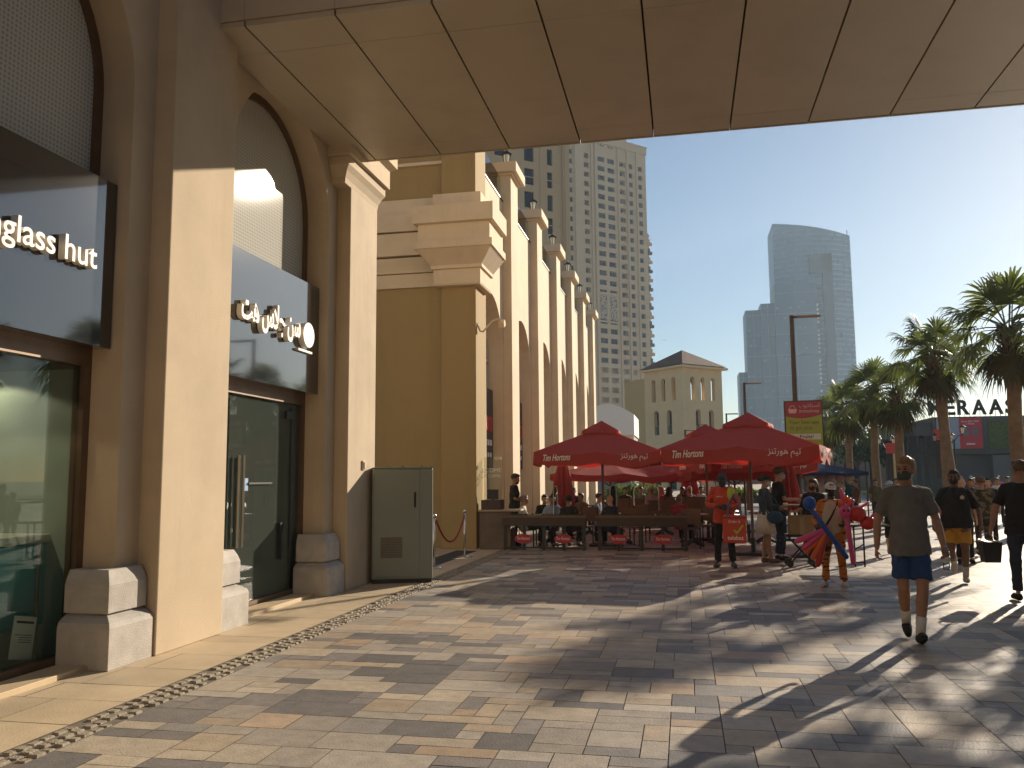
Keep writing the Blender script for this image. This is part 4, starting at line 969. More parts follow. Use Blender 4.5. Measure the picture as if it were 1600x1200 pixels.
def chair(label, x, y, face, sc_=1.):
    t = chair_proto() if not CH else copy_tree(CH[0]); CH.append(t) if not CH else None
    t.location = (x, y, 0); t.rotation_euler = (0, 0, -R(face)); t.scale = (sc_,)*3; return tag(t, label, 'chair', 'wooden cafe chairs')
def roof(b, half, z0, z1, sag=.0, top=.0, n=6, drop=0.):
    """square pyramid canopy with slightly dipping panels, ribs at corners and edge middles"""
    for q in range(4):
        M4 = Matrix.Rotation(q*math.pi/2, 4, 'Z'); G = []
        for i in range(n+1):
            s = top+(1-top)*i/n; row = []
            for k in range(9):
                u = -1+2*k/8; zz = z1+(z0-z1)*s-sag*abs(math.sin(u*math.pi))*s*s*(1+.35*math.sin(q*1.7+u*2))+.008*math.sin(u*9+q*2+i)*s*sag*10; row.append(M4 @ V((u*half*s, -half*s, zz)))
            G.append(row)
        for a, c in zip(G, G[1:]):
            for k in range(8): b.face([a[k], a[k+1], c[k+1], c[k]])
        if drop:
            lo = [p*1.0-V((0, 0, drop+.022*math.sin(k*2.2+q)+.012*math.sin(k*4.1)))+M4 @ V((0, -.012-.012*math.sin(k*1.3+q), 0)) for k, p in enumerate(G[-1])]
            for k in range(8): b.face([G[-1][k], G[-1][k+1], lo[k+1], lo[k]])
def umbrella(label, x, y, half=1.46, z0=2.22, z1=2.78, rz=0, m=UMB, text=True, drop=.26, tilt=0):
    t = thing('market_umbrella', label, 'umbrella', (x, y, 0), rz, 'red cafe umbrellas'); t.rotation_euler = (R(tilt), 0, rz)
    b = MB(); roof(b, half, z0, z1, .085, .16, 6, drop); b.build('canopy', m, t)
    b = MB(); k = half*.30; roof(b, k, z1-.10, z1+.16, .03, .0, 4, .05); b.build('vent_cap', m, t)
    MB().tube([(0, 0, .0), (0, 0, z1+.12)], .032, 10).build('pole', WOOD2, t)
    MB().box(-.32, .32, -.32, .32, 0, .06).tube([(0, 0, .05), (0, 0, .35)], .045, 10).build('base', BLACK, t)
    b = MB()
    for a in range(8):
        ang = a*math.pi/4; r_ = half*(1.37 if a % 2 else .97); dx, dy = math.cos(ang), math.sin(ang)
        b.tube([(dx*.05, dy*.05, z1-.06), (dx*r_, dy*r_, z0-.02)], .012, 4); b.tube([(dx*.04, dy*.04, z1-.75), (dx*r_*.5, dy*r_*.5, (z0+z1)/2-.06)], .009, 4)
    b.build('ribs', DARK, t)
    if text:
        for q in range(4):
            A = Matrix.Rotation(q*math.pi/2, 4, 'Z')
            yy = -half-.042; zz = z0-drop+.05
            lettering('Tim Hortons', LET, t, A @ FY(-half*.84, yy, zz) @ Matrix.Rotation(R(2), 4, 'Z'), width=.62, height=.15, depth=.004, shear=.4, bold=.01)
            lettering('\uFEB0\uFEE8\uFE97\uFEAD\uFEEE\uFEEB \uFEE2\uFEF4\uFE97', LET, t, A @ FY(half*.38, yy, zz-.01) @ Matrix.Rotation(R(-2), 4, 'Z'), width=.60, height=.17, depth=.004)
    return t
umbrella('big dark red square umbrella over the tables nearest the counter', -1.93, 20.3, 1.42, 2.20, 2.82, R(0))
umbrella('big red square umbrella above the delivery man, its right edge sunlit', 1.35, 18.35, 1.5, 2.20, 2.80, R(-13))
umbrella('red umbrella half hidden behind the big one above the delivery man', .55, 22.3, 1.5, 2.22, 2.80, R(6))
umbrella('bright red umbrella low behind the left planter barrier', -2.2, 25.6, 1.55, 1.72, 2.1, R(20), UMBL, False, .18)
umbrella('bright red umbrella in the middle of the back row', -.45, 28.2, 1.6, 1.72, 2.15, R(-15), UMBL, False, .18)
umbrella('bright red umbrella behind the delivery man', 1.5, 27.0, 1.6, 1.75, 2.1, R(10), UMBL, False, .2)
umbrella('dark red umbrella behind the man in the olive cap', 1.7, 25.5, 1.5, 2.0, 2.45, R(18), UMB, True, .24)
umbrella('red umbrella farthest back beside the shrubs', -1.6, 33.5, 1.6, 1.75, 2.2, R(8), UMBL, False, .2)
for i, (x, y, h) in enumerate(((-3.35, 23.5, 2.25), (.15, 30.5, 2.1), (2.55, 22.5, 2.3))):
    t = thing('folded_umbrella', ['folded red umbrella hanging before the second pilaster', 'folded red umbrella in the middle of the back tables', 'folded dark red umbrella behind the vendor'][i], 'umbrella', (x, y, 0), 0, 'folded red umbrellas')
    rings = []
    for z, r_ in ((.75, .22), (1.0, .26), (1.4, .2), (1.8, .14), (h, .05)): rings.append([(r_*(1+.35*math.cos(a*8))*math.cos(a), r_*(1+.35*math.cos(a*8))*math.sin(a), z) for a in [k*2*math.pi/48 for k in range(48)]])
    MB().loft(rings).build('canopy', UMB, t, True); MB().tube([(0, 0, 0), (0, 0, h+.06)], .03, 8).build('pole', WOOD2, t); MB().box(-.3, .3, -.3, .3, 0, .06).build('base', BLACK, t)
# tables, chairs
for i, (x, y) in enumerate(((-3.2, 20.1), (-1.55, 20.9), (.15, 20.4), (-2.6, 23.3), (-.6, 24.2), (1.9, 21.5), (-2.9, 27), (-1.0, 27.3), (1.0, 30))):
    table(['brown table beside the man in the white T-shirt', 'brown table under the left big umbrella', 'brown table with dark cast foot behind the right planter barrier', 'brown table second row on the left', 'brown table second row in the middle', 'brown table under the right big umbrella', 'brown table third row by the pilasters', 'brown table third row in the middle', 'brown table in the last row'][i], x, y)
CHP = [(-3.75, 20.1, 90), (-3.0, 20.75, 180), (-2.35, 20.5, 190), (-1.35, 20.2, -20), (-1.15, 21.5, 190), (.5, 20.95, 200), (.1, 19.75, 0), (-3.1, 23.5, 90), (-2.1, 23.2, 270), (-1.2, 24.2, 90), (0, 24.3, 270), (1.3, 21.4, 90), (2.5, 21.5, 270), (-2.3, 27.2, 270), (-.4, 27.2, 270), (1.6, 30.1, 270)]
for i, (x, y, f) in enumerate(CHP):
    row = 'first' if y < 22.2 else 'second' if y < 25 else 'third' if y < 29 else 'last'
    side_ = 'left of' if f == 90 else 'right of' if f == 270 else 'behind' if f > 100 else 'in front of'
    chair(f'wooden cafe chair {side_} the table nearest x {i}' if False else f'wooden cafe chair {side_} its table, {row} row, {["counter end","pilaster end","umbrella pole side","middle","middle pole side","barrier side","right end","wall end","wall side","centre left","centre right","tall umbrella left side","tall umbrella right side","wall side","centre","far right"][i]}', x, y, f)
# brown panelled dividers on thin legs
for i, (x0, x1, y) in enumerate(((-.98, 1.0, 23.0), (-1.95, -1.25, 24.8), (-.6, .9, 26.3))):
    t = thing('wooden_divider', ['long brown panelled divider on thin black legs in the middle of the cafe', 'short brown panelled divider under the left umbrella', 'brown panelled divider in the row behind the long one'][i], 'divider', (x0, y, 0), 0, 'brown dividers between tables')
    n = max(2, round((x1-x0)/.33)); w_ = (x1-x0)/n
    for k in range(n): MB().box(k*w_+.012, (k+1)*w_-.012, 0, .05, .62, .96).build('panel', WOOD2, t)
    MB().box(-.02, x1-x0+.02, -.02, .07, .96, 1.0).build('top_rail', WOOD2, t)
    for x in (0.02, (x1-x0)/2, x1-x0-.02): MB().tube([(x, .025, 0), (x, .025, .62)], .016, 6).build('leg', BLACK, t)
FRM = mat('acrylic_edge', (.6, .58, .52), .35, .05, 5)
for i, (x, y, rz) in enumerate(((-3.05, 20.1, 90), (-1.75, 21.1, 80), (-1.0, 22.3, 0), (1.1, 19.3, 75))):
    t = thing('acrylic_screen', ['round topped clear screen beside the man in the white T-shirt', 'round topped clear screen by the umbrella pole', 'wide clear screen on the middle table', 'clear screen beside the woman in the skirt'][i], 'screen', (x, y, .74 if i < 3 else .2), R(rz), 'clear table screens')
    pts = [(-.32, 0), (-.32, .5)]+[(-.32+.18*(1-math.cos(a)), .5+.18*math.sin(a)) for a in (.5, 1.0, 1.57)]+[(.32-.18*(1-math.cos(a)), .5+.18*math.sin(a)) for a in (1.57, 1.0, .5)]+[(.32, .5), (.32, 0)]
    MB().loft([[(u, d, z) for u, z in pts] for d in (-.003, .003)]).build('sheet', ACR, t)
    MB().tube([(u, 0, z) for u, z in pts], .009, 5).build('edge', FRM, t)
# ================================================================== street lamps, boards, tent
POLE = mat('lamp_brown', (.075, .045, .028), .5, .2, 4)
for i, (x, y, h) in enumerate(((3.15, 25.0, 6.2), (2.88, 41, 6.0), (2.95, 60, 5.9), (1.2, 72, 5.9), (.1, 52, 4.4))):
    t = thing('street_lamp', ['tall brown street lamp with flat arm carrying the advertising board', 'brown street lamp with flat arm right of the tower house', 'small distant street lamp against the glass tower base', 'distant street lamp before the right face of the tower house', 'low distant street lamp before the tower house corner'][i], 'street lamp', (x, y, 0), 0, 'flat arm street lamps')
    MB().tube([(0, 0, 0), (0, 0, h)], [.085, .06], 10).build('pole', POLE, t); MB().box(-.05, .2, -.03, .03, h-.08, h-.02).build('arm', POLE, t)
    q = MB().box(.12, .78, -.16, .16, -.03, .04); o = q.build('lamp_head', mat('lamp_head_tan', (.25, .17, .10), .5), t, bevel=.01); o.location = (0, 0, h-.05); o.rotation_euler = (R(8), 0, 0)
t = thing('advertising_board', 'red and green upright advertising board fixed to the brown street lamp', 'sign', (2.84, 24.75, 2.0))
LIME = mat('board_lime', (.30, .36, .06), .5, .04, 2); BRED = mat('board_red', (.32, .04, .06), .5, .04, 2)
MB().box(-.03, 1.0, .0, .12, 0, 1.72).build('frame', DARK, t)
b = MB(); b.prism([(0, 0), (.97, 0), (.97, 1.32)]+[(.97-.97*k/10, 1.32-.09*math.sin(k*.3)-.03*k/10) for k in range(1, 11)], lambda u, d, z: (u, d, z), -.012, -.001); b.build('lime_panel', LIME, t)
MB().box(0, .97, -.006, -.001, 1.0, 1.69).build('red_panel', BRED, t)
b = MB(); b.prism([(.1, 1.36), (.28, 1.36), (.31, 1.48), (.07, 1.48)], lambda u, d, z: (u, d, z), -.02, -.008); b.tube([(.11, -.014, 1.48), (.15, -.014, 1.57), (.23, -.014, 1.57), (.27, -.014, 1.48)], .012, 6); b.build('basket_emblem', mat('board_pink', (.62, .40, .40), .5), t)
BT_ = mat('board_text', (.16, .12, .03), .6); BP = mat('board_pink')
lettering('\uFE8F\uFEEE\uFEB7\uFE8E\uFE98\uFEB4\uFEE7\uFE8D', BP, t, FY(.37, -.009, 1.49), width=.55, height=.15, depth=.004); lettering('instashop', BP, t, FY(.37, -.009, 1.35), width=.53, height=.12, depth=.004)
lettering('Your best app', BT_, t, FY(.08, -.014, 1.03), width=.80, height=.13, depth=.004, bold=.015); lettering('to get your', BT_, t, FY(.1, -.014, .86), width=.62, height=.13, depth=.004)
MB().box(.06, .92, -.018, -.012, .62, .78).build('white_strip', mat('strip_white', (.6, .58, .52), .5), t); lettering('Fruits!', BLACK, t, FY(.36, -.02, .65), width=.36, height=.1, depth=.003, bold=.01)
b = MB()
for k in range(7): b.ell((.12+k*.12, -.02, .12+.09*(k % 2)), (.1, .01, .1), 10, 6)
b.build('fruit_picture', mat('fruit_red', (.42, .07, .03), .5, .4, 14), t)
t = thing('market_tent', 'dark blue pyramid market tent beyond the red umbrellas', 'tent', (4.55, 31.5, 0), R(8)); NAVY = mat('tent_navy', (.012, .022, .07), .7, .15, 2); translucent(NAVY, (.02, .04, .12), .15)
b = MB(); roof(b, 1.35, 1.72, 2.05, .04, 0, 5, .10); b.build('canopy', NAVY, t)
for x in (-1.3, 1.3):
    for y in (-1.3, 1.3): MB().box(x-.02, x+.02, y-.02, y+.02, 0, 1.72).build('leg', DARK, t)
b = MB(); b.box(-1.2, -.5, .2, .25, .3, 1.6); b.build('display_rack', mat('rack_cream', (.42, .38, .28), .7, .4, 9), t)
for i in range(9):
    c = ((.5, .42, .3), (.42, .2, .2), (.45, .36, .3), (.5, .25, .25))[i % 4]
    o = MB().ell((0, 0, 0), (.17, .08, .17), 14, 8).build('round_cushion', mat('cushion%d' % (i % 4), c, .8, .15, 9), smooth=True); o.location = (4.3+(i % 5)*.32, 31.0, 1.52-(i//5)*.36)
    tag(o, f'round {("cream", "rose", "beige", "pink")[i % 4]} cushion hanging in the blue tent, {("top", "lower")[i//5]} row, {("first", "second", "third", "fourth", "fifth")[i % 5]} from the left', 'cushion', 'cushions hanging in the tent')
# twin lantern lamp posts
for i, (x, y, h, s) in enumerate(((13.05, 45, 3.3, 1.2), (13.4, 48, 3.05, 1.2), (12.8, 58, 3.3, 1.2), (13.6, 62, 3.6, 1.2), (11.3, 62, 3.4, 1.2))):
    t = thing('lantern_post', ['black twin lantern post in front of the pale half of the billboard', 'black twin lantern post in front of the red half of the billboard', 'black lantern post with lit white lanterns between two palms', 'black lantern post beside the retail block columns', 'black lantern post behind the thick palm trunk'][i], 'street lamp', (x, y, 0), 0, 'black lantern posts')
    MB().tube([(0, 0, 0), (0, 0, .6), (0, 0, .65), (0, 0, h)], [.09, .08, .05, .04], 8).build('pole', BLACK, t)
    for s_ in (-1, 1):
        MB().tube([(0, 0, h-.1), (s_*.2, 0, h+.18), (s_*.42, 0, h+.2)], .02, 5).build('arm', BLACK, t)
        q = bpy.data.objects.new('lantern', None); col.objects.link(q); q.parent = t; q.location = (s_*.42, 0, h+.18); lantern_parts(q, s)
t = thing('hanging_billboard', 'tall cream and red banner pylon between the palm trunks', 'banner', (11.8, 52, .9)); MB().box(0, .45, 0, .1, 0, 1.9).build('cream_panel', mat('banner_cream', (.5, .42, .22), .6), t); MB().box(-.35, .45, -.01, .1, 1.92, 2.5).build('red_panel', mat('sign_red'), t); MB().box(-.35, -.02, .02, .1, 0, 1.9).build('dark_panel', BLACK, t); MB().box(.0, .06, .03, .09, -.9, 0).build('post', BLACK, t)
t = thing('hanging_billboard', 'cream and red banner pylon in front of the retail block columns', 'banner', (13.3, 48, 1.4)); MB().box(0, .36, 0, .1, 0, 2.0).build('cream_panel', mat('banner_cream'), t); MB().box(-.35, .3, -.01, .1, 2.02, 2.55).build('red_panel', mat('sign_red'), t); MB().box(-.3, -.02, .02, .1, 0, 2.0).build('dark_panel', BLACK, t); MB().box(.0, .06, .03, .09, -1.4, 0).build('post', BLACK, t)
t = thing('traffic_sign', 'red bordered triangular traffic sign above a blue sign beside a palm trunk', 'traffic sign', (14.0, 50, 0)); MB().tube([(0, 0, 0), (0, 0, 2.7)], .03, 8).build('pole', STEEL, t)
b = MB(); b.prism([(-.28, 2.65), (.28, 2.65), (0, 2.15)], lambda u, d, z: (u, d, z), -.05, -.03); b.build('red_triangle', mat('sign_red'), t); b = MB(); b.prism([(-.18, 2.6), (.18, 2.6), (0, 2.28)], lambda u, d, z: (u, d, z), -.06, -.05); b.build('white_triangle', WHITE, t); b = MB(); oval(b, 0, -.05, 1.85, .2, .2, .02); b.build('blue_disc', mat('sign_blue', (.03, .09, .35), .5), t)
# bird
t = thing('bird', 'small dark bird gliding in the sky left of the glass tower', 'bird', (-.95, 50, 9.6)); t.scale = (.5,)*3; b = MB(); b.ell((0, 0, 0), (.05, .16, .04), 8, 6); b.build('body', BLACK, t)
for s in (-1, 1): MB().loft([[(s*.02, -.06, .01), (s*.02, .06, .01), (s*.02, .06, .02)], [(s*.2, -.03, .06), (s*.2, .06, .06), (s*.2, .06, .065)], [(s*.36, -.06, -.01), (s*.36, 0, -.01), (s*.36, 0, -.005)]]).build('wing', BLACK, t)
# ================================================================== the people
CL = dict(grey=(.13, .125, .115), blue=(.015, .05, .16), navy=(.02, .025, .045), black=(.014, .013, .013), white=(.62, .60, .56), red=(.30, .03, .03), orange=(.52, .055, .02), yellow=(.52, .26, .03), denim=(.035, .045, .065), olive=(.10, .095, .05),
          maskb=(.40, .48, .50), maskd=(.02, .02, .02), maskg=(.045, .05, .045), cream=(.55, .48, .36), brown=(.12, .07, .045), skyb=(.22, .30, .42), pink=(.45, .12, .16), teal=(.03, .08, .09))
# man in grey walking towards the camera
P, PM, J, HM = person('man in grey T-shirt and blue shorts walking forward with a water bottle', (2.2, 9.23), 186, 1.79, WALK, skin='tan', hair='blond', hairstyle='quiff', near=True, look=(32, 3),
    J=dict(Lkn=(-.075, .15, .50), Lan=(-.02, .22, .085), Lto=(-.03, .37, .085), Rkn=(.08, .05, .50), Ran=(.045, -.20, .13), Rto=(.05, -.07, .035), Rel=(.275, -.06, 1.14), Rwr=(.30, .02, .88), Lel=(-.265, -.05, 1.14), Lwr=(-.29, .10, .90)),
    shirt=CL['grey'], sleeve=.72, hem=-.13, trousers=CL['blue'], leg=.78, shoes=CL['black'], socks=CL['white'], mask=CL['maskg'], grip=.75)
q = MB().tube([J['che']+V((-.07, .136, .05)), J['che']+V((-.07, .142, .05))], .03, 14); q.build('chest_emblem', cloth((.085, .082, .075)), P)
hp = hand(PM, J, 'L'); t = thing('water_bottle', 'clear plastic water bottle held by the man in grey', 'bottle', hp)
MB().tube([(0, 0, .06), (0, 0, .03), (0, 0, -.02), (0, 0, -.13), (0, 0, -.15)], [.012, .03, .033, .033, .028], 14).build('body', glass('bottle_plastic', (.85, .9, .95), .05, 1.4), t, True)
MB().tube([(0, 0, .06), (0, 0, .08)], .014, 12).build('cap', cloth(CL['skyb']), t); MB().tube([(0, 0, -.03), (0, 0, -.08)], .0335, 14).build('label', cloth(CL['white']), t)
# man in black with yellow shorts
P, PM, J, HM = person('heavy man in black T-shirt, black mask and yellow shorts walking forward', (4.05, 14.1), 196, 1.68, WALK, skin='brown', hair='black', hairstyle='short', fat=1.28, near=True, look=(5, 0),
    J=dict(Lkn=(-.10, .06, .50), Lan=(-.08, .10, .09), Lto=(-.10, .25, .05), Rkn=(.10, .10, .49), Ran=(.07, -.22, .27), Rto=(.07, -.17, .13), Rel=(.32, -.05, 1.13), Rwr=(.33, .06, .90), Lel=(-.32, -.06, 1.13), Lwr=(-.34, .06, .90)),
    shirt=CL['black'], sleeve=.85, hem=-.09, trousers=CL['yellow'], leg=.72, shoes=(.45, .38, .33), socks=(.5, .45, .4), mask=CL['maskd'])
b = MB(); c_ = J['che']+V((-.10, .158, .03)); b.prism([(-.03, -.02), (.03, -.02), (.028, .02), (.0, .045), (-.028, .02)], lambda u, d, z: c_+V((u, d*.012, z)), 0, 1); b.build('chest_print', cloth(CL['cream']), P)
# man in black seen from behind at the right edge
P, PM, J, HM = person('man in black T-shirt and dark jeans seen from behind, carrying a black bucket', (4.28, 12.15), 12, 1.79, WALK, skin='tan', hair='brown', near=True, look=(-35, 0), fat=1.1,
    J=dict(Lan=(-.10, .02, .085), Lto=(-.14, .17, .03), Lkn=(-.10, .05, .5), Rkn=(.10, .10, .5), Ran=(.10, .12, .09), Rto=(.12, .27, .03), Lel=(-.30, .0, 1.14), Lwr=(-.34, .10, .90)),
    shirt=CL['black'], sleeve=.75, hem=-.12, trousers=CL['navy'], shoes=CL['black'])
hp = hand(PM, J, 'L', .08); t = thing('bucket', 'square black bucket with white paper in it carried by the man in black', 'bucket', hp+V((-.02, 0, -.37)))
MB().loft([[(-.095, -.095, 0), (.095, -.095, 0), (.095, .095, 0), (-.095, .095, 0)], [(-.12, -.12, .26), (.12, -.12, .26), (.12, .12, .26), (-.12, .12, .26)], [(-.125, -.125, .27), (.125, -.125, .27), (.125, .125, .27), (-.125, .125, .27)], [(-.105, -.105, .265), (.105, -.105, .265), (.105, .105, .265), (-.105, .105, .265)], [(-.09, -.09, .2), (.09, -.09, .2), (.09, .09, .2), (-.09, .09, .2)]]).build('tub', BLACK, t, bevel=.004)
MB().tube([(-.11*math.cos(a), 0, .26+.12*math.sin(a)) for a in [k*math.pi/10 for k in range(11)]], .007, 6).build('handle', STEEL, t)
MB().loft([[(-.16, -.06, .30), (0, -.09, .24), (.05, 0, .25), (-.1, .06, .3)], [(-.16, -.06, .302), (0, -.09, .25), (.05, 0, .255), (-.1, .06, .305)]]).build('paper', WHITE, t)
# courier with the red delivery bag
P, PM, J, HM = person('courier in red orange jacket looking down at his phone', (.66, 15.75), 184, 1.69, STAND, skin='dark', hair='black', near=True, look=(-5, -34),
    J=dict(hea=(0, .06, 1.60), Lkn=(-.12, .02, .5), Lan=(-.15, -.03, .085), Lto=(-.19, .12, .03), Rkn=(.11, .02, .5), Ran=(.13, -.03, .085), Rto=(.18, .12, .03), Rel=(.285, .0, 1.16), Rwr=(.10, .22, 1.13), Lel=(-.285, .0, 1.15), Lwr=(-.10, .22, 1.11)),
    shirt=CL['orange'], sleeve=1.95, hem=-.12, trousers=CL['black'], shoes=(.10, .085, .07), mask=CL['maskd'], grip=.9)
b = MB(); b.ell(J['Lsh']+V((.045, .105, -.07)), (.05, .03, .13)); b.ell(J['Lsh']+V((.0, .06, -.02)), (.06, .05, .07)); b.build('lime_yoke', cloth((.42, .48, .06)), P, True)
for s_, z_, w_ in (('talabat', -.05, .15), ('Sport', -.02, .1)): pass
lettering('talabat', cloth(CL['white']), P, Matrix.Translation(V((.12, .147, 1.30))) @ Matrix.Rotation(math.pi, 4, 'Z') @ FY(0, 0, 0), width=.12, height=.03, depth=.004)
b = MB(); 
for q in range(3): b.box(.31-.01*q, .33-.01*q, -.02, .05, 1.19+q*.05, 1.215+q*.05)
b.build('sleeve_print', cloth(CL['white']), P)
hp = hand(PM, J, 'R', .08); t = thing('phone', 'dark mobile phone in the hands of the courier', 'phone', hp+V((.07, -.02, 0)), 0); o = MB().box(-.037, .037, -.005, .005, -.075, .075).build('case', BLACK, t, bevel=.003); o.rotation_euler = (R(-50), 0, 0); o = MB().box(-.033, .033, .0052, .006, -.07, .07).build('display', mat('phone_screen', (.03, .035, .05), .1), t); o.rotation_euler = (R(-50), 0, 0)
t = thing('delivery_bag', 'square red insulated delivery bag with lime tick hanging from the courier\'s arm', 'bag', (.83, 15.38, .47), R(-6))
BAGR = mat('bag_red', (.55, .06, .03), .55, .1, 8, .3, 60)
MB().box(-.20, .20, -.13, .13, 0, .48).build('body', BAGR, t, bevel=.03, seg=3); MB().box(-.205, .205, -.135, .135, .43, .452).build('zip_band', cloth((.25, .03, .02)), t, bevel=.004)
for y in (-.13, .10): MB().tube([(-.12, y, .44), (-.08, y+.02, .70), (.0, y+.05, .84), (.08, y+.02, .70), (.12, y, .44)], .014, 6).build('strap', cloth((.12, .14, .2)), t)
lettering('talabat', WHITE, t, FY(-.12, -.134, .06), width=.27, height=.07, depth=.003, bold=.02); lettering('Order it', WHITE, t, FY(-.10, -.134, .35), width=.2, height=.05, depth=.003)
b = MB(); b.prism([(-.02, .22), (.04, .15), (.16, .30), (.135, .325), (.04, .205), (.0, .245)], lambda u, d, z: (u, d, z), -.140, -.131); b.build('tick', mat('tick_lime', (.45, .50, .05), .5), t)
# couple at the standing table
SK = mat('skirt_print', (.55, .47, .38), .8, .1, 4); stripes(SK, (.55, .47, .38), (.22, .13, .12), 60, 1, .63)
P, PM, J, HM = person('woman in dark denim jacket and short cream patterned skirt holding a cup', (1.47, 16.7), 82, 1.63, STAND, skin='tan', hair='black', hairstyle='bun', near=True, look=(8, -8), J=dict(Rel=(.20, .02, 1.16), Rwr=(.14, .27, 1.12), Lel=(-.20, .04, 1.16), Lwr=(-.12, .27, 1.10), Lan=(-.07, -.05, .085), Ran=(.09, .06, .085), Lto=(-.07, .10, .03), Rto=(.1, .21, .03)),
    shirt=CL['denim'], sleeve=1.9, hem=.02, skirt=SK, shoes=(.13, .07, .05), mask=CL['maskb'], cap=CL['black'], grip=.8, fat=.92)
hp = hand(PM, J, 'R', .09)
def cup(label, p, lid=True):
    t = thing('paper_cup', label, 'cup', p); MB().tube([(0, 0, -.07), (0, 0, .045)], [.03, .042], 14).build('body', cloth((.55, .42, .30)), t, True); MB().tube([(0, 0, .045), (0, 0, .055), (0, 0, .062)], [.045, .044, .036], 14).build('lid', WHITE, t); MB().tube([(0, 0, -.03), (0, 0, .01)], [.0355, .0395], 14).build('sleeve', cloth((.3, .12, .05)), t)
cup('paper coffee cup held by the woman in the patterned skirt', hp+V((.02, -.01, .03)))
t = thing('shoulder_bag', 'blue shoulder bag hanging behind the woman in the patterned skirt', 'bag', (1.62, 16.48, .78)); MB().ell((0, 0, .08), (.15, .05, .12), 14, 10).build('pouch', cloth((.025, .06, .11)), t, True); MB().tube([(-.12, 0, .12), (-.16, .08, .4), (-.12, .16, .58)], .012, 5).tube([(.12, 0, .12), (.03, .08, .4), (-.1, .16, .58)], .012, 5).build('strap', cloth((.025, .06, .11)), t)
P, PM, J, HM = person('man in black with olive cap and pale mask standing beside the woman in the skirt', (1.78, 17.2), 78, 1.77, STAND, skin='fair', hair='brown', near=True, look=(6, -2), J=dict(Rel=(.22, .04, 1.16), Rwr=(.14, .30, 1.16), Lel=(-.22, .04, 1.16), Lwr=(-.12, .30, 1.14)),
    shirt=CL['black'], sleeve=.75, trousers=CL['navy'], shoes=CL['black'], mask=CL['maskb'], cap=CL['olive'], grip=.8)
cup('paper coffee cup held by the man in the olive cap', hand(PM, J, 'R', .09)+V((.02, -.01, .03)))
# vendor behind the cardboard box
P, PM, J, HM = person('vendor in black with black mask leaning over the cardboard box', (2.36, 16.75), 200, 1.54, STAND, skin='tan', hair='black', hairstyle='long', look=(15, -8), J=dict(Rel=(.24, .08, 1.15), Rwr=(.30, .33, 1.10), Lel=(-.23, .06, 1.14), Lwr=(-.16, .28, 1.02)), shirt=CL['black'], sleeve=1.0, trousers=CL['black'], shoes=CL['black'], mask=CL['maskd'])
t = thing('cardboard_box', 'tan cardboard box standing on the black folding trolley', 'box', (2.02, 16.1, .58)); CARD = mat('cardboard', (.24, .155, .075), .85, .12, 5)
MB().box(-.20, .22, -.14, .14, 0, .33).build('carton', CARD, t, bevel=.004); MB().box(-.21, .23, -.15, -.13, .30, .345).build('flap', CARD, t); MB().box(-.03, .05, -.1415, -.139, .0, .3).build('tape', mat('tape_tan', (.3, .22, .12), .4), t)
t = thing('folding_trolley', 'black folding trolley under the cardboard box', 'trolley', (2.0, 16.15, 0)); MB().box(-.24, .26, -.2, .2, .53, .575).build('platform', BLACK, t)
for s_ in (-1, 1): MB().tube([(-.2, s_*.17, .06), (.22, s_*.17, .53)], .014, 6).build('leg', BLACK, t); MB().tube([(.22, s_*.17, .06), (-.2, s_*.17, .53)], .014, 6).build('leg', BLACK, t)
for x in (-.2, .22): MB().tube([(x, -.2, .06), (x, -.16, .06)], .06, 14).tube([(x, .16, .06), (x, .2, .06)], .06, 14).build('wheel', DARK, t)
t = thing('standing_table', 'tall brown table with cast black foot between the courier and the couple', 'table', (2.35, 18.0, 0)); MB().box(-.35, .35, -.35, .35, 1.0, 1.04).build('tabletop', WOOD2, t, bevel=.006); MB().tube([(0, 0, .05), (0, 0, 1.0)], .045, 10).build('column', BLACK, t); MB().box(-.3, .3, -.3, .3, 0, .05, top=(.1, .1)).build('foot', BLACK, t)
t = thing('trestle_frame', 'black trestle frame beside the red balloons', 'frame', (3.02, 16.2, 0)); b = MB()
for x in (-.08, .08): b.tube([(x, 0, 0), (x, 0, .72)], .016, 6)
b.tube([(-.08, 0, .72), (.08, 0, .72)], .016, 6).tube([(-.08, 0, .08), (.08, 0, .08)], .012, 6).tube([(-.08, 0, .3), (.08, 0, .4)], .012, 6); b.build('frame', BLACK, t)
MB().box(-.2, .5, -.2, .4, .72, .75).build('top', WOOD, t)
# balloon seller in a tiger striped suit
TIG = mat('tiger_fur', (.52, .17, .03), .9, .1, 9, .5, 200); stripes(TIG, (.55, .17, .025), (.10, .035, .012), 7, 1, .565, (1, 1, 4.5))
P, PM, J, HM = person('balloon seller in orange tiger striped suit and white cap', (2.12, 13.3), 190, 1.50, STAND, skin='dark', hair='black', near=True, look=(-12, -5), fat=1.18, J=dict(Rel=(.30, .0, 1.14), Rwr=(.24, .22, 1.04), Lel=(-.30, .0, 1.14), Lwr=(-.20, .26, 1.08), Lan=(-.15, -.03, .085), Lkn=(-.12, .02, .5), Ran=(.15, -.03, .085), Rkn=(.13, .02, .5), Lto=(-.18, .12, .03), Rto=(.2, .12, .03)),
    shirt=CL['orange'], shirt_m=TIG, sleeve=1.95, hem=-.14, trousers=CL['orange'], trouser_m=TIG, leg=1.92, shoes=(.55, .5, .46), cap=(.6, .54, .5), mask=CL['maskd'], grip=.9)
b = MB().ell((0, .095, 1.12), (.165, .105, .34), 16, 12); b.ell((0, .05, 1.38), (.12, .1, .1)); b.build('cream_belly', mat('cream_fur', (.50, .40, .28), .9, .1, 12, .4, 200), P, True)
b = MB().tube([J['Lsh']+V((.05, .07, .06)), (-.02, .205, 1.25), (.10, .225, 1.05), (.2, .18, .92)], .017, 6); b.build('bag_strap', cloth(CL['black']), P)
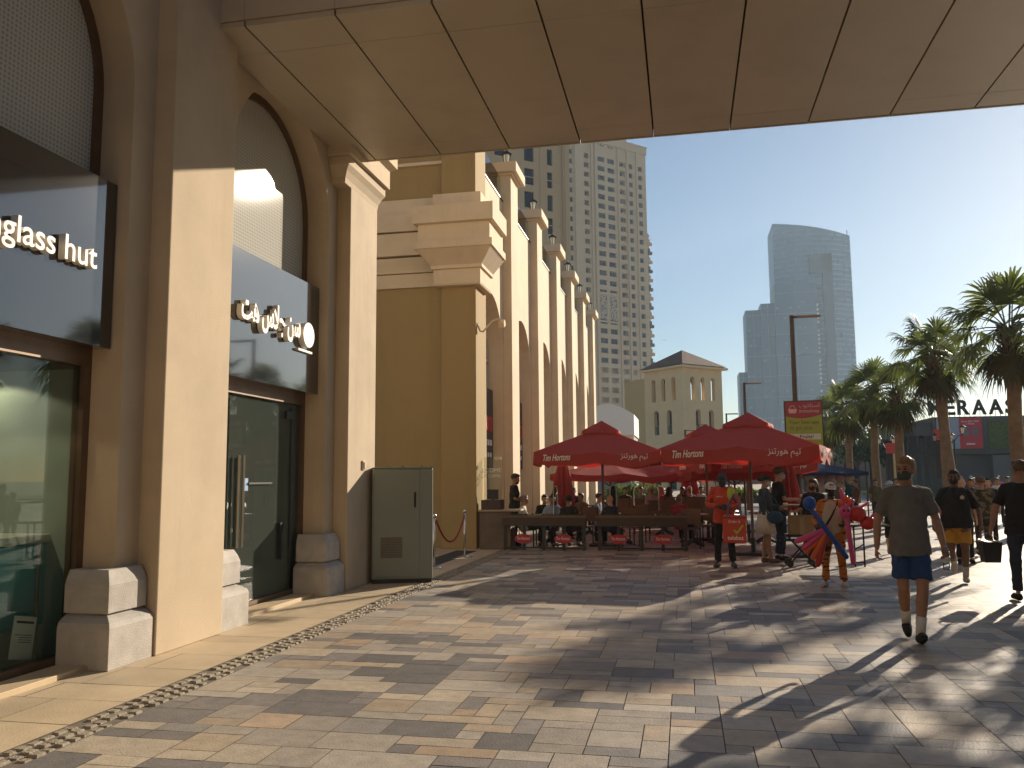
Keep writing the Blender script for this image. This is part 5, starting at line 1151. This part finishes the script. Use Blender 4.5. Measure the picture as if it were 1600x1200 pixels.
t = thing('crossbody_bag', 'black crossbody bag at the hip of the balloon seller', 'bag', (1.90, 13.06, .55)); MB().box(-.10, .10, -.05, .05, 0, .26).build('pouch', cloth((.03, .025, .025)), t, bevel=.02); MB().box(-.1, .1, -.06, -.045, .14, .25).build('flap', cloth((.02, .018, .018)), t, bevel=.01)
def balloon(name, c): m_ = mat('balloon_'+name, c, .28, .04, 3, spec=.5); translucent(m_, c, .25) if not m_.get('tr') else None; m_['tr'] = 1; return m_
BB, BP2, BO_, BRd = balloon('blue', (.03, .10, .42)), balloon('pink', (.75, .10, .28)), balloon('orange', (.85, .16, .03)), balloon('red', (.62, .04, .03))
def sausage(b, p0, p1, r): p0, p1 = V(p0), V(p1); d = (p1-p0).normalized(); b.tube([p0-d*r*.9, p0-d*r*.55, p0, p1, p1+d*r*.55, p1+d*r*.9], [r*.3, r*.8, r, r, r*.8, r*.3], 12); return b
t = thing('balloon_sword', 'long blue balloon sword with a round ball top held across the seller', 'balloon', (1.79, 12.93, 1.14)); O_ = V((1.79, 12.93, 1.14))
sausage(MB(), (0, 0, 0), (.44, 0, -.67), .036).build('stick', BB, t, True); MB().ell((-.03, 0, .09), (.095, .095, .10), 16, 12).build('ball', BB, t, True)
F0 = V((2.0, 12.98, .86))
for i, (e, m_, nm) in enumerate((((1.57, 12.95, .69), BP2, 'topmost, pink long balloon of the fan'), ((1.66, 12.93, .60), BP2, 'second pink long balloon of the fan'), ((1.69, 12.96, .54), BO_, 'pale orange long balloon of the fan below the pink ones'), ((1.78, 12.94, .46), BO_, 'orange long balloon of the fan pointing down'), ((1.84, 12.96, .36), BRd, 'red orange long balloon lowest in the fan'))):
    t = thing('long_balloon', nm+' at the seller\'s side', 'balloon', F0, 0, 'long balloons of the fan'); sausage(MB(), (0, 0, 0), V(e)-F0, .042).build('tube', m_, t, True); MB().ell((0, 0, .03), (.012, .012, .02), 8, 6).build('knot', m_, t)
t = thing('animal_balloon', 'pink twisted animal balloon with long tail and orange crest at the seller\'s left hand', 'balloon', (2.26, 12.93, 1.05)); 
sausage(MB(), (0, 0, 0), (.06, 0, -.66), .036).build('tail', BP2, t, True); b = MB().ell((-.02, -.03, .06), (.085, .075, .095), 14, 10); b.build('head', BP2, t, True)
for x, z, p in ((.03, .14, (.13, .24)), (-.05, .14, (-.08, .40))): sausage(MB(), (x*.5, 0, z), (p[0]*.75, 0, p[1]-.03), .026).build('ear', BP2, t, True)
b = MB()
for x, z in ((-.06, .19), (.0, .25), (.05, .22)): b.ell((x, .02, z), (.045, .045, .045), 12, 8)
b.build('crest', BO_, t, True); b = MB(); b.ell((-.05, -.10, .08), (.016, .01, .02), 8, 6).ell((.01, -.105, .08), (.016, .01, .02), 8, 6); b.build('eyes', BLACK, t)
for i, (p, r_, lb) in enumerate((((2.41, 12.95, 1.08), .115, 'upper round red balloon beside the pink animal balloon'), ((2.55, 12.97, .95), .10, 'lower round red balloon farther right of the seller'))):
    t = thing('round_balloon', lb, 'balloon', p, 0, 'round red balloons'); MB().ell((0, 0, 0), (r_*1.1, r_, r_), 16, 12).build('ball', BRd, t, True); sausage(MB(), (.06, 0, .1), (.16, 0, .16), .018).build('tip', BP2, t, True)
# soldier, bald man, woman behind, children
CAMO = mat('camouflage', (.1, .09, .06), .9, .1, 9); stripes(CAMO, (.035, .032, .022), (.15, .115, .07), 9, 2, .5)
person('person in camouflage jacket and trousers walking away', (5.75, 18.3), 8, 1.56, WALK, skin='tan', hair='brown', shirt=CL['olive'], shirt_m=CAMO, sleeve=1.95, trousers=CL['olive'], trouser_m=CAMO, shoes=CL['brown'], fat=1.1)
person('bald man in olive shirt partly hidden behind the heavy man', (5.0, 17.0), 190, 1.55, STAND, skin='fair', hair=None, hairstyle='bald', shirt=CL['olive'], trousers=CL['black'], shoes=CL['black'])
person('dark haired woman behind the person in camouflage', (6.9, 21.5), 200, 1.52, STAND, skin='fair', hair='black', hairstyle='long', shirt=CL['black'], trousers=CL['black'], shoes=CL['black'])
person('child in red trousers half hidden behind the heavy man', (5.05, 17.9), 185, 1.35, WALK, skin='tan', hair='brown', shirt=CL['red'], trousers=CL['red'], leg=1.5, shoes=CL['black'])
person('child in black shorts hidden behind the man in grey', (4.1, 18.6), 190, 1.2, WALK, skin='fair', hair='blond', shirt=CL['black'], trousers=CL['black'], leg=1.0, shoes=CL['white'])
person('person in pale blue cap behind the shoulder of the man in grey', (4.95, 22.3), 250, 1.45, STAND, skin='tan', hair='black', shirt=CL['red'], trousers=CL['navy'], shoes=CL['black'], cap=(.35, .45, .6))
# barista at the counter and the seated guests
person('barista in black with folded arms behind the service counter', (-4.02, 19.95), 82, 1.70, STAND, skin='tan', hair='black', hairstyle='beard', look=(5, -12), J=dict(Rel=(.25, .03, 1.15), Rwr=(-.02, .19, 1.14), Lel=(-.25, .03, 1.15), Lwr=(.04, .17, 1.18)), shirt=CL['black'], sleeve=.8, trousers=CL['black'], shoes=CL['black'], grip=.7)
SEAT = [('grey haired man in white T-shirt sitting at the barrier', -3.78, 19.95, 75, 'white', 'grey', 'tan', {}), ('man in grey blue shirt with folded arms sitting beside the acrylic screen', -3.12, 20.0, 185, 'skyb', 'black', 'tan', dict(Rwr=(-.06, .20, .80), Lwr=(.06, .18, .83))),
        ('dark haired guest behind the man with folded arms', -3.42, 20.75, 160, 'black', 'black', 'tan', {}), ('man in black T-shirt sitting with his back to the barrier', -2.68, 19.75, 10, 'black', 'black', 'tan', {}),
        ('bald man in dark shirt sitting by the umbrella pole', -1.74, 19.9, 320, 'navy', None, 'fair', {}), ('man in blue shirt sitting at the middle table', -2.2, 22.2, 100, 'skyb', 'brown', 'fair', {}),
        ('man in white shirt sitting against the pilaster', -3.42, 22.4, 120, 'white', 'black', 'fair', {}), ('guest in brown sitting behind the acrylic screen', -2.75, 22.6, 200, 'brown', 'black', 'tan', {}),
        ('man in dark red T-shirt sitting with his back turned at the right barrier', -.14, 20.9, 20, 'red', None, 'brown', {}), ('guest in dark clothes beyond the courier', 1.05, 21.4, 250, 'brown', 'black', 'tan', {})]
for lb, x, y, f, c, hr, skn, jj in SEAT:
    person(lb, (x, y), f, 1.58, SIT, J=jj, skin=skn, hair=hr, hairstyle='bald' if hr is None else 'short', shirt=CL[c], sleeve=.8, trousers=CL['black'], shoes=CL['brown'], group='guests seated at the cafe tables')
BACK = [(-3.7, 28.5, 'black', 'black', 'short'), (-2.0, 29, 'black', 'black', 'short'), (-1.5, 29.4, 'olive', 'black', 'short'), (-1.1, 28.6, 'white', 'white', 'veil'), (-.85, 30, 'red', 'pink', 'veil'), (-.5, 28.8, 'black', 'black', 'veil'), (-.1, 29.2, 'navy', 'black', 'long'), (.15, 29.6, 'brown', 'cream', 'veil'), (.55, 30.4, 'white', 'black', 'short'), (.9, 28.4, 'brown', 'black', 'long'), (1.5, 29.5, 'white', 'grey', 'short')]
NM = ['black haired guest in black at the far pilaster table', 'black haired guest in black in the back row left of the folded umbrella', 'guest in olive in the back row beside the folded umbrella', 'guest in white robe and white head scarf in the back row', 'guest in red with rose head scarf in the back row', 'guest all in black with black head scarf in the back row', 'long haired guest in navy in the back row', 'guest in brown with cream head scarf in the back row', 'black haired guest in white in the last row', 'long haired guest in brown nearest the courier in the back row', 'grey haired guest in white behind the courier']
for (x, y, c, hr, hs), lb in zip(BACK, NM):
    hc = hr if hr in HAIRS else CL.get(hr, (.3, .25, .2))
    person(lb, (x, y), rnd.choice((90, 270, 180, 160, 200)), 1.66, SIT, skin='tan', hair=hc, hairstyle=hs, shirt=CL[c], sleeve=1.9, trousers=CL['black'], shoes=CL['brown'], group='guests in the back rows')
WALKERS = [(7.0, 23.0, 'black', 'black', 1.5), (8.2, 26.8, 'denim', 'black', 1.5), (10.4, 30.5, 'cream', 'brown', 1.5), (9.3, 28.2, 'white', 'black', 1.48), (12.0, 33.5, 'skyb', 'black', 1.5), (6.3, 30.5, 'olive', 'black', 1.45), (.45, 34, 'white', 'black', 1.6), (.95, 35, 'cream', 'black', 1.7), (5.5, 29.5, 'brown', 'black', 1.45), (5.9, 33, 'teal', 'black', 1.5), (6.6, 28.5, 'white', 'black', 1.5), (7.3, 31, 'navy', 'brown', 1.5), (8.1, 35.5, 'denim', 'black', 1.45), (9.6, 40, 'black', 'black', 1.45), (10.6, 36, 'black', 'brown', 1.5), (11.7, 41, 'white', 'brown', 1.45), (12.6, 38, 'pink', 'black', 1.5), (3.7, 30.2, 'pink', 'black', 1.45), (4.9, 30.0, 'olive', 'grey', 1.45), (13.4, 44, 'red', 'grey', 1.5), (2.9, 29.0, 'white', 'brown', 1.45)]
NW = ['person in black at the edge of the crowd behind the camouflaged walker', 'person in denim behind the heavy man', 'brown haired person in cream shirt far right by the palm trunk', 'person in white behind the palm trunk at the right', 'person in pale blue near the right frame edge', 'person in olive shirt behind the shoulder of the man in grey', 'man in long white robe standing at the shrubs', 'man in cream shirt walking beyond the cafe', 'person in brown shirt in front of the blue tent', 'person in teal shirt walking right of the blue tent', 'person in white shirt behind the man in grey', 'brown haired person in navy between the two walking men', 'person in denim near the leaning palm', 'person in black beyond the leaning palm', 'brown haired person in black right of the leaning palm', 'person in white far off before the retail block', 'person in pink before the retail block', 'person in pink at the blue tent', 'grey haired person in olive under the blue tent', 'grey haired person in red far right before the shop wall', 'brown haired person in white at the left end of the blue tent']
for (x, y, c, hr, hh), lb in zip(WALKERS, NW):
    robe = lb.startswith('man in long')
    person(lb, (x, y), rnd.choice((185, 10, 170, 200, 270)), hh, WALK if not robe else STAND, skin='tan', hair=hr, shirt=CL[c], sleeve=1.9 if robe else .8, hem=-.75 if robe else -.1, trousers=CL[rnd.choice(('navy', 'black', 'brown'))], shoes=CL['brown'], group='people strolling in the background')
# the rest of the surroundings that shade the place: blocks behind the camera and right of the bridge
t = thing('arcade_block', 'ochre arcade block behind the camera closing the passage', 'building', (4, -22, 0)); b = MB()
arch_wall(b, lambda u, d, z: (u, 2-d, z), -20, 24, 0, 16, [(c, 1.6, 0, 5.0) for c in range(-16, 24, 5)], .5, 10); b.box(-20, 24, -6, -.6, 0, 15.9); b.build('wall', mat('stucco_shade', (.30, .22, .12), .85, .1, 1), t)
t = thing('arcade_block', 'ochre arcade block carrying the right end of the footbridge', 'building', (22, -2, 0)); b = MB()
arch_wall(b, lambda u, d, z: (-6+d, u, z), -18, 14, 0, 14, [(c, 1.6, 0, 5.0) for c in range(-15, 14, 5)], .5, 10); b.box(-5.4, 8, -18, 13.95, 0, 13.9); b.build('wall', mat('stucco_shade'), t)
# ================================================================== HAZE in the air
hm = bpy.data.materials.new('haze_air'); hm.use_nodes = True; n_, l_ = hm.node_tree.nodes, hm.node_tree.links
n_.remove(n_['Principled BSDF']); pv = n_.new('ShaderNodeVolumePrincipled'); pv.inputs['Density'].default_value = .00027; pv.inputs['Color'].default_value = (.62, .81, 1, 1); pv.inputs['Anisotropy'].default_value = .35
l_.new(pv.outputs[0], n_['Material Output'].inputs['Volume'])
MB().box(-400, 420, -250, 760, -1.7, 200).build('haze', hm, kind='stuff')
